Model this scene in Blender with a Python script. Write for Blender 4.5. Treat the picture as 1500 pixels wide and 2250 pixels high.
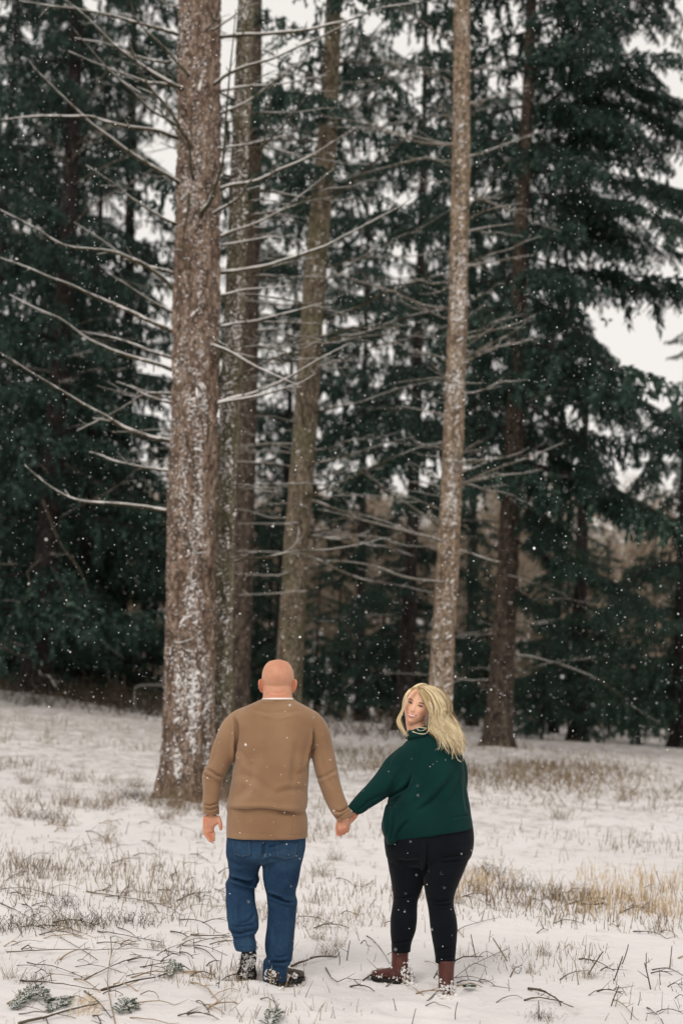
import bpy, math, random
import numpy as np
from mathutils import Vector, Matrix
from mathutils.bvhtree import BVHTree

for o in list(bpy.data.objects):
    bpy.data.objects.remove(o)
SC = bpy.context.scene
COL = SC.collection
rng = np.random.default_rng(7)
random.seed(7)
R = math.radians

# ------------------------------------------------------------------ camera
FPX = 3125.0; CAMZ = 1.585
PITCH = math.atan(420 / FPX); ROLL = R(1.8)
_f = Vector((0, math.cos(PITCH), math.sin(PITCH)))
_r0 = Vector((1, 0, 0)); _u0 = Vector((0, -math.sin(PITCH), math.cos(PITCH)))
_r = _r0 * math.cos(ROLL) + _u0 * math.sin(ROLL)
_u = _u0 * math.cos(ROLL) - _r0 * math.sin(ROLL)
cam_data = bpy.data.cameras.new('camera')
cam = bpy.data.objects.new('camera', cam_data); COL.objects.link(cam)
M = Matrix.Identity(4)
for i in range(3):
    M[i][0] = _r[i]; M[i][1] = _u[i]; M[i][2] = -_f[i]
M[2][3] = CAMZ
cam.matrix_world = M
cam_data.sensor_fit = 'VERTICAL'; cam_data.sensor_height = 36; cam_data.sensor_width = 24; cam_data.lens = 50
cam_data.clip_end = 3000; cam_data.clip_start = 0.05
cam_data.dof.use_dof = True; cam_data.dof.focus_distance = 7.95; cam_data.dof.aperture_fstop = 1.7
SC.camera = cam

# ------------------------------------------------------------------ world, sun, exposure
W = bpy.data.worlds.new("World"); SC.world = W; W.use_nodes = True
nt = W.node_tree; nt.nodes.clear()
wo = nt.nodes.new('ShaderNodeOutputWorld'); bg = nt.nodes.new('ShaderNodeBackground')
sky = nt.nodes.new('ShaderNodeTexSky'); sky.sky_type = 'NISHITA'; sky.sun_disc = False
SUN_EL = R(48); SUN_ROT = R(205)
sky.sun_elevation = SUN_EL; sky.sun_rotation = SUN_ROT; sky.dust_density = 4; sky.air_density = 1.2
hs = nt.nodes.new('ShaderNodeHueSaturation'); hs.inputs['Saturation'].default_value = 0.12
mx = nt.nodes.new('ShaderNodeMix'); mx.data_type = 'RGBA'; mx.inputs['Factor'].default_value = 0.86
mx.inputs[7].default_value = (8.7, 8.3, 7.85, 1)      # even cloud cover over the blue sky
nt.links.new(sky.outputs[0], hs.inputs['Color']); nt.links.new(hs.outputs[0], mx.inputs[6])
nt.links.new(mx.outputs[2], bg.inputs[0]); bg.inputs[1].default_value = 0.104
nt.links.new(bg.outputs[0], wo.inputs[0])
sl = bpy.data.lights.new('sun', 'SUN'); sl.energy = 1.1; sl.angle = R(20); sl.color = (1, .95, .88)
so = bpy.data.objects.new('sun', sl); COL.objects.link(so)
sd = Vector((math.sin(SUN_ROT) * math.cos(SUN_EL), math.cos(SUN_ROT) * math.cos(SUN_EL), math.sin(SUN_EL)))
so.rotation_euler = sd.to_track_quat('Z', 'Y').to_euler()
SC.view_settings.view_transform = 'Standard'; SC.view_settings.look = 'None'
SC.view_settings.exposure = 0.13; SC.view_settings.gamma = 1.0; SC.view_settings.use_curve_mapping = False

# ------------------------------------------------------------------ pixel <-> place helpers (reference picture 1500x2250)
CAM = np.array((0, 0, CAMZ)); FV = np.array(_f); RV = np.array(_r); UV = np.array(_u)
def ray(px, py):
    d = FV * FPX + RV * (px - 750) + UV * (1125 - py)
    return d
def at(px, py, Y):
    d = ray(px, py); return CAM + d * (Y / d[1])
def proj(P):
    P = np.asarray(P, float) - CAM
    z = P @ FV
    return np.stack([750 + FPX * (P @ RV) / z, 1125 - FPX * (P @ UV) / z], -1)
_NC = {}
def snoise(x, y, seed, n=9, f0=1.0, octs=3):
    key = (seed, n, f0, octs)
    if key not in _NC:
        g = np.random.default_rng(seed); rows = []; a = 1; f = f0
        for o in range(octs):
            for k in range(n):
                th = g.uniform(0, 6.283); ff = f * g.uniform(.6, 1.5); rows.append((math.cos(th) * ff, math.sin(th) * ff, g.uniform(0, 6.283), a / n * 1.7))
            a *= .5; f *= 2.1
        _NC[key] = rows
    s = 0
    for cx, cy, ph, a in _NC[key]: s = s + a * np.sin(x * cx + y * cy + ph)
    return s
DIPS = []; MOUNDS = []
def zg(x, y):
    x = np.asarray(x, float); y = np.asarray(y, float)
    r = np.clip(y - 8, 0, 24); r = np.where(r < 3, r * r / 6, r - 1.5)
    z = 0.0425 * r
    l = np.clip(-x - 1, 0, 7.2); z = z + 0.088 * l * np.clip((y - 8) / 8, 0, 1)
    z = z - 0.35 * np.exp(-((x - 11) / 5) ** 2 - ((y - 42) / 8) ** 2)
    z = z + .078 * np.exp(-((y - 8) / 6) ** 2)
    nr = np.exp(-((x - .3) / 2.2) ** 2 - ((y - 8) / 1.2) ** 2)
    z = z + 0.030 * snoise(x, y, 3, f0=1.1, octs=3) * (1 - .92 * nr) + 0.005 * snoise(x, y, 5, f0=9, octs=2) + .004 * snoise(x, y, 6, f0=24, octs=1)
    z = z + 0.10 * snoise(x, y, 8, f0=.22, octs=2) * np.clip((y - 14) / 12, 0, 1)
    for (dx, dy, dr, da) in MOUNDS: z = z + da * np.exp(-((x - dx) ** 2 + (y - dy) ** 2) / dr ** 2)
    for (dx, dy, dr, da) in DIPS:
        q = ((x - dx) ** 2 + (y - dy) ** 2) / dr ** 2
        z = z - da * np.exp(-q) + .45 * da * np.exp(-(np.sqrt(q) - 1.7) ** 2 * 4)
    return z
def hit(px, py):
    d = ray(px, py) / ray(px, py)[1]
    def first(t):
        P = CAM + d * t[:, None]; b = P[:, 2] < zg(P[:, 0], P[:, 1]); i = int(np.argmax(b)) if b.any() else len(t) - 1
        return max(i, 1)
    t = np.geomspace(4, 120, 90); i = first(t); t = np.linspace(t[i - 1], t[i], 14); i = first(t)
    return CAM + d * ((t[i] + t[i - 1]) / 2)

# ------------------------------------------------------------------ mesh helpers
class MB:
    def __init__(s): s.v = []; s.f = []; s.m = []; s.n = 0; s.c = []
    def add(s, v, f, mi=0, col=None):
        v = np.asarray(v, float).reshape(-1, 3); f = np.asarray(f, int)
        if len(f) == 0: return
        s.v.append(v); s.f.append((f + s.n)); s.m.append(np.full(len(f), mi)); s.n += len(v)
        s.c.append(np.full(len(v), .5 if col is None else col) if np.isscalar(col) or col is None else np.asarray(col))
    def tube(s, pts, rad, sides=5, mi=0, col=None, cap=True):
        v, f = tube(pts, rad, sides, cap); s.add(v, f[0], mi, col)
        if cap and len(f[1]): 
            s.f.append(f[1] + s.n - len(v)); s.m.append(np.full(len(f[1]), mi))
    def mesh(s, name, smooth=True):
        me = bpy.data.meshes.new(name)
        if not s.v: return me
        V = np.concatenate(s.v)
        me.vertices.add(len(V)); me.vertices.foreach_set('co', V.astype(np.float32).ravel())
        loops = np.concatenate([f.ravel() for f in s.f]); 
        cnt = np.concatenate([np.full(len(f), f.shape[1]) for f in s.f])
        st = np.concatenate([[0], np.cumsum(cnt)[:-1]])
        me.loops.add(len(loops)); me.loops.foreach_set('vertex_index', loops.astype(np.int32))
        me.polygons.add(len(cnt)); me.polygons.foreach_set('loop_start', st.astype(np.int32))
        me.polygons.foreach_set('loop_total', cnt.astype(np.int32))
        me.polygons.foreach_set('material_index', np.concatenate(s.m).astype(np.int32))
        me.polygons.foreach_set('use_smooth', np.full(len(cnt), smooth))
        at_ = me.attributes.new('tone', 'FLOAT', 'POINT'); at_.data.foreach_set('value', np.concatenate(s.c).astype(np.float32))
        me.update(); me.validate()
        return me
    def obj(s, name, mats, parent=None, smooth=True, **tags):
        me = s.mesh(name, smooth)
        for m in (mats if isinstance(mats, (list, tuple)) else [mats]): me.materials.append(m)
        return link(name, me, parent, **tags)
def link(name, me, parent=None, **tags):
    o = bpy.data.objects.new(name, me); COL.objects.link(o)
    if parent is not None:
        o.parent = parent
        o.matrix_parent_inverse = Matrix.Translation(-Vector(parent.location)) if parent.type == 'EMPTY' else parent.matrix_parent_inverse.copy()
        if parent.type != 'EMPTY': o.matrix_parent_inverse = Matrix.Identity(4)
    for k, v in tags.items():
        if v is not None: o[k] = v
    return o
def empty(name, loc, label, cat, group=None):
    o = bpy.data.objects.new(name, None); COL.objects.link(o); o.location = Vector(loc); o.empty_display_size = .2
    o['label'] = label; o['category'] = cat
    if group: o['group'] = group
    return o
def resample(p, n):
    """Catmull-Rom through p (k,d) -> n points"""
    p = np.asarray(p, float); k = len(p)
    if k == 2: 
        t = np.linspace(0, 1, n)[:, None]; return p[0] * (1 - t) + p[1] * t
    q = np.vstack([2 * p[0] - p[1], p, 2 * p[-1] - p[-2]])
    u = np.linspace(0, k - 1, n); i = np.minimum(u.astype(int), k - 2); t = (u - i)[:, None]
    a, b, c, d = q[i], q[i + 1], q[i + 2], q[i + 3]
    return .5 * (2 * b + (c - a) * t + (2 * a - 5 * b + 4 * c - d) * t ** 2 + (3 * b - a - 3 * c + d) * t ** 3)
def tube(pts, rad, sides=5, cap=True, flat=1.0, ref=None):
    P = np.asarray(pts, float); n = len(P)
    rad = np.broadcast_to(np.asarray(rad, float), (n,)) if np.ndim(rad) < 2 else np.asarray(rad, float)
    T = np.gradient(P, axis=0); T /= np.linalg.norm(T, axis=1)[:, None] + 1e-12
    if ref is None:
        ref = np.array((0, 0, 1.0)) if abs(T[:, 2]).mean() < .75 else np.array((0, 1.0, 0))
    A = np.cross(T, ref); A /= np.linalg.norm(A, axis=1)[:, None] + 1e-12
    B = np.cross(A, T)
    th = np.arange(sides) / sides * 2 * np.pi
    if rad.ndim == 2: ra, rb = rad[:, 0], rad[:, 1]
    else: ra, rb = rad, rad * flat
    V = P[:, None] + A[:, None] * (np.cos(th)[None, :, None] * ra[:, None, None]) + B[:, None] * (np.sin(th)[None, :, None] * rb[:, None, None])
    V = V.reshape(-1, 3)
    i = np.arange(n - 1)[:, None] * sides; j = np.arange(sides)[None]; k = (j + 1) % sides
    F = np.stack([i + j, i + k, i + k + sides, i + j + sides], -1).reshape(-1, 4)
    C = np.zeros((0, sides), int)
    if cap: C = np.array([np.arange(sides)[::-1], np.arange(sides) + (n - 1) * sides])
    return V, (F, C)
def blob(c, r, axes=None, n=8, m=6):
    """closed ellipsoid, verts and quad/tri faces"""
    th = np.arange(n) / n * 2 * np.pi; ph = np.linspace(0, np.pi, m + 1)[1:-1]
    V = [(0, 0, 1)] + [(math.sin(p) * math.cos(t), math.sin(p) * math.sin(t), math.cos(p)) for p in ph for t in th] + [(0, 0, -1)]
    V = np.array(V) * np.asarray(r)
    if axes is not None: V = V @ np.asarray(axes)
    V = V + np.asarray(c); T = []; L = len(V) - 1
    for j in range(n): T.append((0, 1 + j, 1 + (j + 1) % n)); T.append((L, L - n + (j + 1) % n, L - n + j))
    Q = [(1 + i * n + j, 1 + (i + 1) * n + j, 1 + (i + 1) * n + (j + 1) % n, 1 + i * n + (j + 1) % n) for i in range(m - 2) for j in range(n)]
    return V, np.array(T), (np.array(Q) if Q else np.zeros((0, 4), int))
def add_blob(mb, c, r, axes=None, n=8, m=6, mi=0, col=None):
    V, T, Q = blob(c, r, axes, n, m); mb.add(V, T, mi, col)
    if len(Q): mb.f.append(Q + mb.n - len(V)); mb.m.append(np.full(len(Q), mi))
def fuse(pieces, voxel=.006, smooth=3, fac=.5):
    """union overlapping closed pieces [(V,faces list)] into one continuous surface"""
    mb = MB()
    for V, fs in pieces:
        base = mb.n; mb.v.append(np.asarray(V)); mb.c.append(np.full(len(V), .5)); mb.n += len(V)
        for f in fs:
            f = np.asarray(f)
            if len(f): mb.f.append(f + base); mb.m.append(np.zeros(len(f), int))
    me = mb.mesh('fuse'); o = bpy.data.objects.new('fuse', me); COL.objects.link(o)
    r = o.modifiers.new('r', 'REMESH'); r.mode = 'VOXEL'; r.voxel_size = voxel; r.adaptivity = 0
    if smooth:
        s = o.modifiers.new('s', 'SMOOTH'); s.factor = fac; s.iterations = smooth
    dg = bpy.context.evaluated_depsgraph_get(); dg.update()
    out = bpy.data.meshes.new_from_object(o.evaluated_get(dg))
    V = np.zeros(len(out.vertices) * 3, np.float32); out.vertices.foreach_get('co', V); V = V.reshape(-1, 3).astype(float)
    L = np.zeros(len(out.loops), np.int32); out.loops.foreach_get('vertex_index', L)
    F = L.reshape(-1, 4)
    bpy.data.objects.remove(o); bpy.data.meshes.remove(me); bpy.data.meshes.remove(out)
    return V, F
def normals(V, F):
    n = np.cross(V[F[:, 2]] - V[F[:, 0]], V[F[:, 3]] - V[F[:, 1]]); N = np.zeros_like(V)
    for k in range(4): np.add.at(N, F[:, k], n)
    return N / (np.linalg.norm(N, axis=1)[:, None] + 1e-12)
def crease(V, N, px, line, w, amp, side=1, ridge=.7, facing=-1):
    """press a cloth fold along a polyline seen from behind (facing -1: the faces looking towards -y)"""
    line = resample(np.array(line, float), 24)
    best = np.full(len(px), 1e9); sg = np.zeros(len(px)); tt = np.zeros(len(px))
    for i in range(len(line) - 1):
        a, b = line[i], line[i + 1]; ab = b - a; L = ab @ ab + 1e-9
        t = np.clip(((px - a) @ ab) / L, 0, 1); q = px - (a + t[:, None] * ab); d = np.linalg.norm(q, axis=1)
        m = d < best; best[m] = d[m]; sg[m] = np.sign(ab[0] * q[m, 1] - ab[1] * q[m, 0]); tt[m] = (i + t[m]) / (len(line) - 1)
    fade = np.clip(tt * 5, 0, 1) * np.clip((1 - tt) * 5, 0, 1); fade = np.maximum(fade, 0)
    f = np.clip(facing * N[:, 1] * 3 + .3, 0, 1) if facing else 1
    d = best
    amp = amp * 1.75
    disp = -amp * np.exp(-(d / w) ** 2) + ridge * amp * np.exp(-((d - 2 * w) / (1.2 * w)) ** 2) * (sg * side > 0)
    return V + N * (disp * fade * f)[:, None]
# ------------------------------------------------------------------ materials
def mat(name, col, rough=.8, spec=.3):
    m = bpy.data.materials.new(name); m.use_nodes = True; b = m.node_tree.nodes['Principled BSDF']
    b.inputs['Base Color'].default_value = (*col, 1); b.inputs['Roughness'].default_value = rough
    b.inputs['Specular IOR Level'].default_value = spec
    return m, m.node_tree, b
def N_(nt, typ, **kw):
    n = nt.nodes.new(typ)
    for k, v in kw.items():
        if k in n.inputs.keys(): n.inputs[k].default_value = v
        else: setattr(n, k, v)
    return n
def ramp(nt, fac, stops):
    r = nt.nodes.new('ShaderNodeValToRGB'); e = r.color_ramp.elements
    while len(e) < len(stops): e.new(.5)
    for i, (p, c) in enumerate(stops): e[i].position = p; e[i].color = (*c, 1) if len(c) == 3 else c
    nt.links.new(fac, r.inputs[0]); return r.outputs[0]
def noise(nt, scale, detail=3, vec=None, coord='Object', stretch=None, rough=.5):
    tc = nt.nodes.new('ShaderNodeTexCoord'); v = tc.outputs[coord]
    if stretch:
        mp = nt.nodes.new('ShaderNodeMapping'); mp.inputs['Scale'].default_value = stretch; nt.links.new(v, mp.inputs[0]); v = mp.outputs[0]
    n = nt.nodes.new('ShaderNodeTexNoise'); n.inputs['Scale'].default_value = scale; n.inputs['Detail'].default_value = detail
    n.inputs['Roughness'].default_value = rough
    nt.links.new(v, n.inputs['Vector']); return n.outputs['Fac']
def bump(nt, b, h, strength=.5, dist=.01, prev=None):
    n = nt.nodes.new('ShaderNodeBump'); n.inputs['Strength'].default_value = strength; n.inputs['Distance'].default_value = dist
    nt.links.new(h, n.inputs['Height'])
    if prev: nt.links.new(prev, n.inputs['Normal'])
    nt.links.new(n.outputs[0], b.inputs['Normal']); return n.outputs[0]
def mixc(nt, fac, a, b_):
    m = nt.nodes.new('ShaderNodeMix'); m.data_type = 'RGBA'
    if isinstance(fac, float): m.inputs[0].default_value = fac
    else: nt.links.new(fac, m.inputs[0])
    for s, i in ((a, 6), (b_, 7)):
        if isinstance(s, tuple): m.inputs[i].default_value = (*s, 1)
        else: nt.links.new(s, m.inputs[i])
    return m.outputs[2]
def math_(nt, op, a, b_=None):
    m = nt.nodes.new('ShaderNodeMath'); m.operation = op
    for s, i in ((a, 0), (b_, 1)):
        if s is None: continue
        if isinstance(s, (int, float)): m.inputs[i].default_value = s
        else: nt.links.new(s, m.inputs[i])
    return m.outputs[0]

def snow_mat(name='snow', tint=(.80, .775, .765)):
    m, nt, b = mat(name, tint, .75, .2)
    n = noise(nt, 1.2, 5); c = ramp(nt, n, [(.3, tuple(t * .94 for t in tint)), (.7, tint)])
    nt.links.new(c, b.inputs['Base Color'])
    h = noise(nt, 26, 5); bump(nt, b, h, .5, .012)
    return m
M_SNOW = snow_mat()
M_SNOWCAP, _, _ = mat('snow_clump', (.76, .735, .72), .8, .2)
M_FLAKE, _nt, _b = mat('snowflake', (.95, .95, .95), .9, .1)

def ground_mat():
    m, nt, b = mat('snow_field', (.78, .76, .75), .8, .15)
    n1 = noise(nt, .55, 4); base = ramp(nt, n1, [(.3, (.68, .65, .645)), (.7, (.745, .715, .71))])
    # litter and dead grass showing through thin snow, denser far off to paint in tree shade
    tc = nt.nodes.new('ShaderNodeTexCoord'); sp = nt.nodes.new('ShaderNodeSeparateXYZ'); nt.links.new(tc.outputs['Object'], sp.inputs[0])
    far = nt.nodes.new('ShaderNodeMapRange'); nt.links.new(sp.outputs[1], far.inputs[0])
    far.inputs[1].default_value = 9; far.inputs[2].default_value = 26; far.inputs[3].default_value = 0; far.inputs[4].default_value = .20
    n2 = noise(nt, 4.5, 10, stretch=(1, .55, 1), rough=.78)
    s = math_(nt, 'ADD', n2, far.outputs[0])
    lit = ramp(nt, s, [(.57, (0, 0, 0)), (.76, (1, 1, 1))])
    n3 = noise(nt, 14, 3); dirt_shade = ramp(nt, n3, [(.3, (.10, .075, .05)), (.7, (.26, .21, .15))])
    f = math_(nt, 'MULTIPLY', lit, .6)
    nt.links.new(mixc(nt, f, base, dirt_shade), b.inputs['Base Color'])
    h = noise(nt, 7, 8, rough=.6); bump(nt, b, h, .7, .035)
    return m
M_GROUND = ground_mat()

def bark_mat(name, c0, c1, c2, snow=.5, sdir=(-.25, -.97, 0), scale=1.0, moss=0.0):
    """flaky spruce bark; wind-blown snow is stuck to its weather side (sdir)"""
    m, nt, b = mat(name, c1, .9, .15)
    n1 = noise(nt, 9 * scale, 6, stretch=(1, 1, .35), rough=.65)
    col = ramp(nt, n1, [(.3, c0), (.5, c1), (.72, c2)])
    v = nt.nodes.new('ShaderNodeTexVoronoi'); v.inputs['Scale'].default_value = 21 * scale; v.feature = 'F1'
    tc = nt.nodes.new('ShaderNodeTexCoord'); mp = nt.nodes.new('ShaderNodeMapping'); mp.inputs['Scale'].default_value = (1, 1, .55)
    nt.links.new(tc.outputs['Object'], mp.inputs[0]); nt.links.new(mp.outputs[0], v.inputs['Vector'])
    crack = ramp(nt, v.outputs['Distance'], [(.25, (1, 1, 1)), (.75, (.22, .2, .19))])
    mm = nt.nodes.new('ShaderNodeMix'); mm.data_type = 'RGBA'; mm.blend_type = 'MULTIPLY'; mm.inputs[0].default_value = .8
    nt.links.new(col, mm.inputs[6]); nt.links.new(crack, mm.inputs[7]); col = mm.outputs[2]
    if moss:
        nm = noise(nt, 1.6, 4); col = mixc(nt, math_(nt, 'MULTIPLY', ramp(nt, nm, [(.45, (0, 0, 0)), (.7, (1, 1, 1))]), moss), col, (.09, .10, .045))
    geo = nt.nodes.new('ShaderNodeNewGeometry'); dp = nt.nodes.new('ShaderNodeVectorMath'); dp.operation = 'DOT_PRODUCT'
    nt.links.new(geo.outputs['True Normal'], dp.inputs[0]); dp.inputs[1].default_value = sdir
    sn = noise(nt, 42 * scale, 4, stretch=(1, 1, .75), rough=.55)
    sn2 = noise(nt, 3.0, 3, stretch=(1, 1, .5))
    s = math_(nt, 'ADD', math_(nt, 'MULTIPLY', dp.outputs['Value'], .16), math_(nt, 'ADD', sn, math_(nt, 'MULTIPLY', sn2, .45)))
    sf = ramp(nt, s, [(1.0 - snow * .22, (0, 0, 0)), (1.05 - snow * .22, (1, 1, 1))])
    col = mixc(nt, sf, col, (.72, .70, .68))
    nt.links.new(col, b.inputs['Base Color'])
    h = math_(nt, 'ADD', math_(nt, 'MULTIPLY', v.outputs['Distance'], -.7), math_(nt, 'MULTIPLY', n1, .8))
    h = math_(nt, 'ADD', h, math_(nt, 'MULTIPLY', sf, .3))
    bump(nt, b, h, .9, .02)
    return m
M_BARK1 = bark_mat('flaky_brown_bark', (.085, .058, .043), (.225, .158, .118), (.41, .325, .26), .04)
M_BARK2 = bark_mat('mossy_grey_bark', (.09, .074, .054), (.20, .165, .12), (.34, .285, .225), .16, moss=.5)
M_BARK6 = bark_mat('pale_bark', (.15, .105, .072), (.30, .22, .155), (.46, .36, .27), .04, moss=.15)
M_BARK4 = bark_mat('brown_grey_bark', (.07, .055, .040), (.165, .132, .095), (.28, .23, .175), -.1, moss=.45)
M_BARKD = bark_mat('dark_bark', (.016, .014, .013), (.036, .031, .028), (.075, .065, .058), -.2)
M_BARK7 = bark_mat('reddish_dark_bark', (.042, .032, .026), (.095, .074, .058), (.18, .145, .115), -.1)
M_DEAD = bark_mat('dead_branch_bark', (.04, .035, .022), (.095, .082, .05), (.17, .145, .10), -.2, scale=2)
M_DEADP = bark_mat('pale_dead_branch', (.10, .085, .065), (.20, .175, .135), (.30, .26, .21), -.2, scale=2)

def leaf_mat(name, a, b2, c):
    m, nt, b = mat(name, a, .65, .25)
    n = noise(nt, .9, 4); g = nt.nodes.new('ShaderNodeAttribute'); g.attribute_name = 'tone'
    s = math_(nt, 'ADD', math_(nt, 'MULTIPLY', n, .6), math_(nt, 'MULTIPLY', g.outputs['Fac'], .4))
    nt.links.new(ramp(nt, s, [(.3, a), (.55, b2), (.75, c)]), b.inputs['Base Color'])
    return m
M_NEEDLE = leaf_mat('spruce_needles', (.009, .024, .018), (.020, .047, .035), (.050, .090, .063))
M_NEEDLE2 = leaf_mat('spruce_needles_blue', (.016, .038, .029), (.036, .070, .050), (.068, .112, .078))
M_FROND = leaf_mat('fallen_spruce_needles', (.03, .06, .035), (.05, .09, .05), (.09, .13, .08))
M_BROWNW = leaf_mat('bare_twig_bark', (.24, .19, .14), (.42, .34, .26), (.60, .52, .43))
M_STRAW = leaf_mat('dry_stem', (.14, .095, .055), (.26, .19, .115), (.42, .33, .21))
M_GOLD = leaf_mat('golden_grass', (.48, .33, .18), (.64, .48, .29), (.76, .62, .42))
M_TWIG = leaf_mat('fallen_twig_bark', (.035, .026, .018), (.10, .075, .05), (.22, .17, .115))
M_PALE = leaf_mat('straw_stalk', (.24, .17, .10), (.33, .24, .15), (.42, .32, .20))

def cloth_mat(name, c0, c1, rib=0, ribdir=(0, 0, 1), rough=.9, nz=40, bs=.4, sheen=.3, ribamt=.25):
    m, nt, b = mat(name, c0, rough, .12)
    n = noise(nt, 5, 4); col = ramp(nt, n, [(.35, c0), (.65, c1)])
    if 'Sheen Weight' in b.inputs: b.inputs['Sheen Weight'].default_value = sheen; b.inputs['Sheen Roughness'].default_value = .5
    h = noise(nt, nz * 6, 2)
    if rib:
        tc = nt.nodes.new('ShaderNodeTexCoord'); d = nt.nodes.new('ShaderNodeVectorMath'); d.operation = 'DOT_PRODUCT'
        nt.links.new(tc.outputs['Object'], d.inputs[0]); d.inputs[1].default_value = ribdir
        w = math_(nt, 'SINE', math_(nt, 'ADD', math_(nt, 'MULTIPLY', d.outputs['Value'], rib), math_(nt, 'MULTIPLY', noise(nt, 8, 2), 5)))
        h = math_(nt, 'ADD', math_(nt, 'MULTIPLY', h, .5), math_(nt, 'MULTIPLY', w, .5))
        dk = ramp(nt, math_(nt, 'ADD', math_(nt, 'MULTIPLY', w, .5), .5), [(0, (1 - ribamt,) * 3), (.6, (1, 1, 1))])
        mm = nt.nodes.new('ShaderNodeMix'); mm.data_type = 'RGBA'; mm.blend_type = 'MULTIPLY'; mm.inputs[0].default_value = 1
        nt.links.new(col, mm.inputs[6]); nt.links.new(dk, mm.inputs[7]); col = mm.outputs[2]
    nt.links.new(col, b.inputs['Base Color'])
    bp = bump(nt, b, noise(nt, 22, 3), .35, .008)
    bump(nt, b, h, bs, .002, bp)
    return m
M_SHIRT = cloth_mat('tan_knit', (.26, .148, .080), (.32, .19, .108), rib=1500, ribdir=(.0, 0, 1), ribamt=.16)
M_SWEATER = cloth_mat('green_rib_knit', (.0015, .024, .023), (.003, .034, .031), rib=760, ribdir=(.8, .1, .6), ribamt=.3, sheen=.04)
M_BLACK = cloth_mat('black_denim', (.0022, .0035, .006), (.0035, .005, .008), sheen=.05)
M_TEE, _, _ = mat('white_cotton', (.85, .83, .8), .9)
def denim():
    m, nt, b = mat('blue_denim', (.03, .07, .15), .85, .15)
    n = noise(nt, 6, 5, rough=.6); col = ramp(nt, n, [(.3, (.011, .032, .072)), (.5, (.018, .047, .096)), (.72, (.032, .072, .120))])
    w = noise(nt, 260, 2, stretch=(1, 1, .25)); d = ramp(nt, w, [(.35, (.7, .7, .7)), (.65, (1.15, 1.15, 1.15))])
    mm = nt.nodes.new('ShaderNodeMix'); mm.data_type = 'RGBA'; mm.blend_type = 'MULTIPLY'; mm.inputs[0].default_value = .8
    nt.links.new(col, mm.inputs[6]); nt.links.new(d, mm.inputs[7]); nt.links.new(mm.outputs[2], b.inputs['Base Color'])
    bp = bump(nt, b, noise(nt, 18, 4), .5, .010); bump(nt, b, w, .3, .002, bp)
    return m
M_DENIM = denim()
M_THREAD, _, _ = mat('pocket_thread', (.10, .12, .13), .9)
def skin_mat(name, base, red, attr=True):
    m, nt, b = mat(name, base, .48, .35)
    n = noise(nt, 11, 6, rough=.65); col = ramp(nt, n, [(.3, (base[0] * .86, base[1] * .74, base[2] * .72)), (.5, base), (.7, (base[0] * 1.04, base[1] * 1.12, base[2] * 1.15))])
    g = nt.nodes.new('ShaderNodeAttribute'); g.attribute_name = 'tone'
    f = nt.nodes.new('ShaderNodeMapRange'); f.inputs[1].default_value = .5; f.inputs[2].default_value = 1; nt.links.new(g.outputs['Fac'], f.inputs[0])
    nt.links.new(mixc(nt, f.outputs[0], col, red), b.inputs['Base Color'])
    b.inputs['Subsurface Weight'].default_value = .12; b.inputs['Subsurface Radius'].default_value = (.02, .008, .004); b.inputs['Subsurface Scale'].default_value = .5
    bump(nt, b, noise(nt, 120, 3), .15, .002)
    return m
M_SKIN_M = skin_mat('ruddy_skin', (.55, .285, .18), (.56, .19, .11))
M_SKIN_W = skin_mat('fair_skin', (.80, .47, .32), (.62, .185, .13))
M_LIP, _, _ = mat('lip', (.60, .18, .15), .4, .5)
M_TEETH, _, _ = mat('tooth', (.86, .80, .72), .3, .5)
M_EYEW, _, _ = mat('eye_white', (.75, .72, .70), .2, .5)
M_IRIS, _, _ = mat('iris', (.07, .09, .10), .2, .5)
M_PUPIL, _, _ = mat('pupil', (.004, .004, .004), .1, .6)
M_LASH, _, _ = mat('eyelash', (.02, .012, .01), .8)
M_BROW, _, _ = mat('brow_hair', (.13, .07, .035), .9)
M_MOUTH, _, _ = mat('mouth_inside', (.22, .06, .05), .6)
def hair_mat():
    m, nt, b = mat('blonde_hair', (.7, .52, .26), .42, .4)
    g = nt.nodes.new('ShaderNodeAttribute'); g.attribute_name = 'tone'
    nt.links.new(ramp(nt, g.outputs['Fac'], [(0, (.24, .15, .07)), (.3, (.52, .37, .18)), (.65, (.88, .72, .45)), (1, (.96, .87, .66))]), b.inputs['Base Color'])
    return m
M_HAIR = hair_mat()
def leather(name, a, b2):
    m, nt, b = mat(name, a, .45, .4); nt.links.new(ramp(nt, noise(nt, 30, 4), [(.3, a), (.7, b2)]), b.inputs['Base Color'])
    bump(nt, b, noise(nt, 60, 4), .4, .004); return m
M_BOOT = leather('oxblood_leather', (.055, .014, .010), (.10, .026, .018))
M_SHOE = leather('dark_brown_shoe', (.022, .014, .009), (.05, .032, .02))
M_SOLE, _, _ = mat('rubber_sole', (.012, .011, .010), .7)
M_POLE, _, _ = mat('weathered_grey_wood', (.10, .095, .09), .8)
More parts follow.
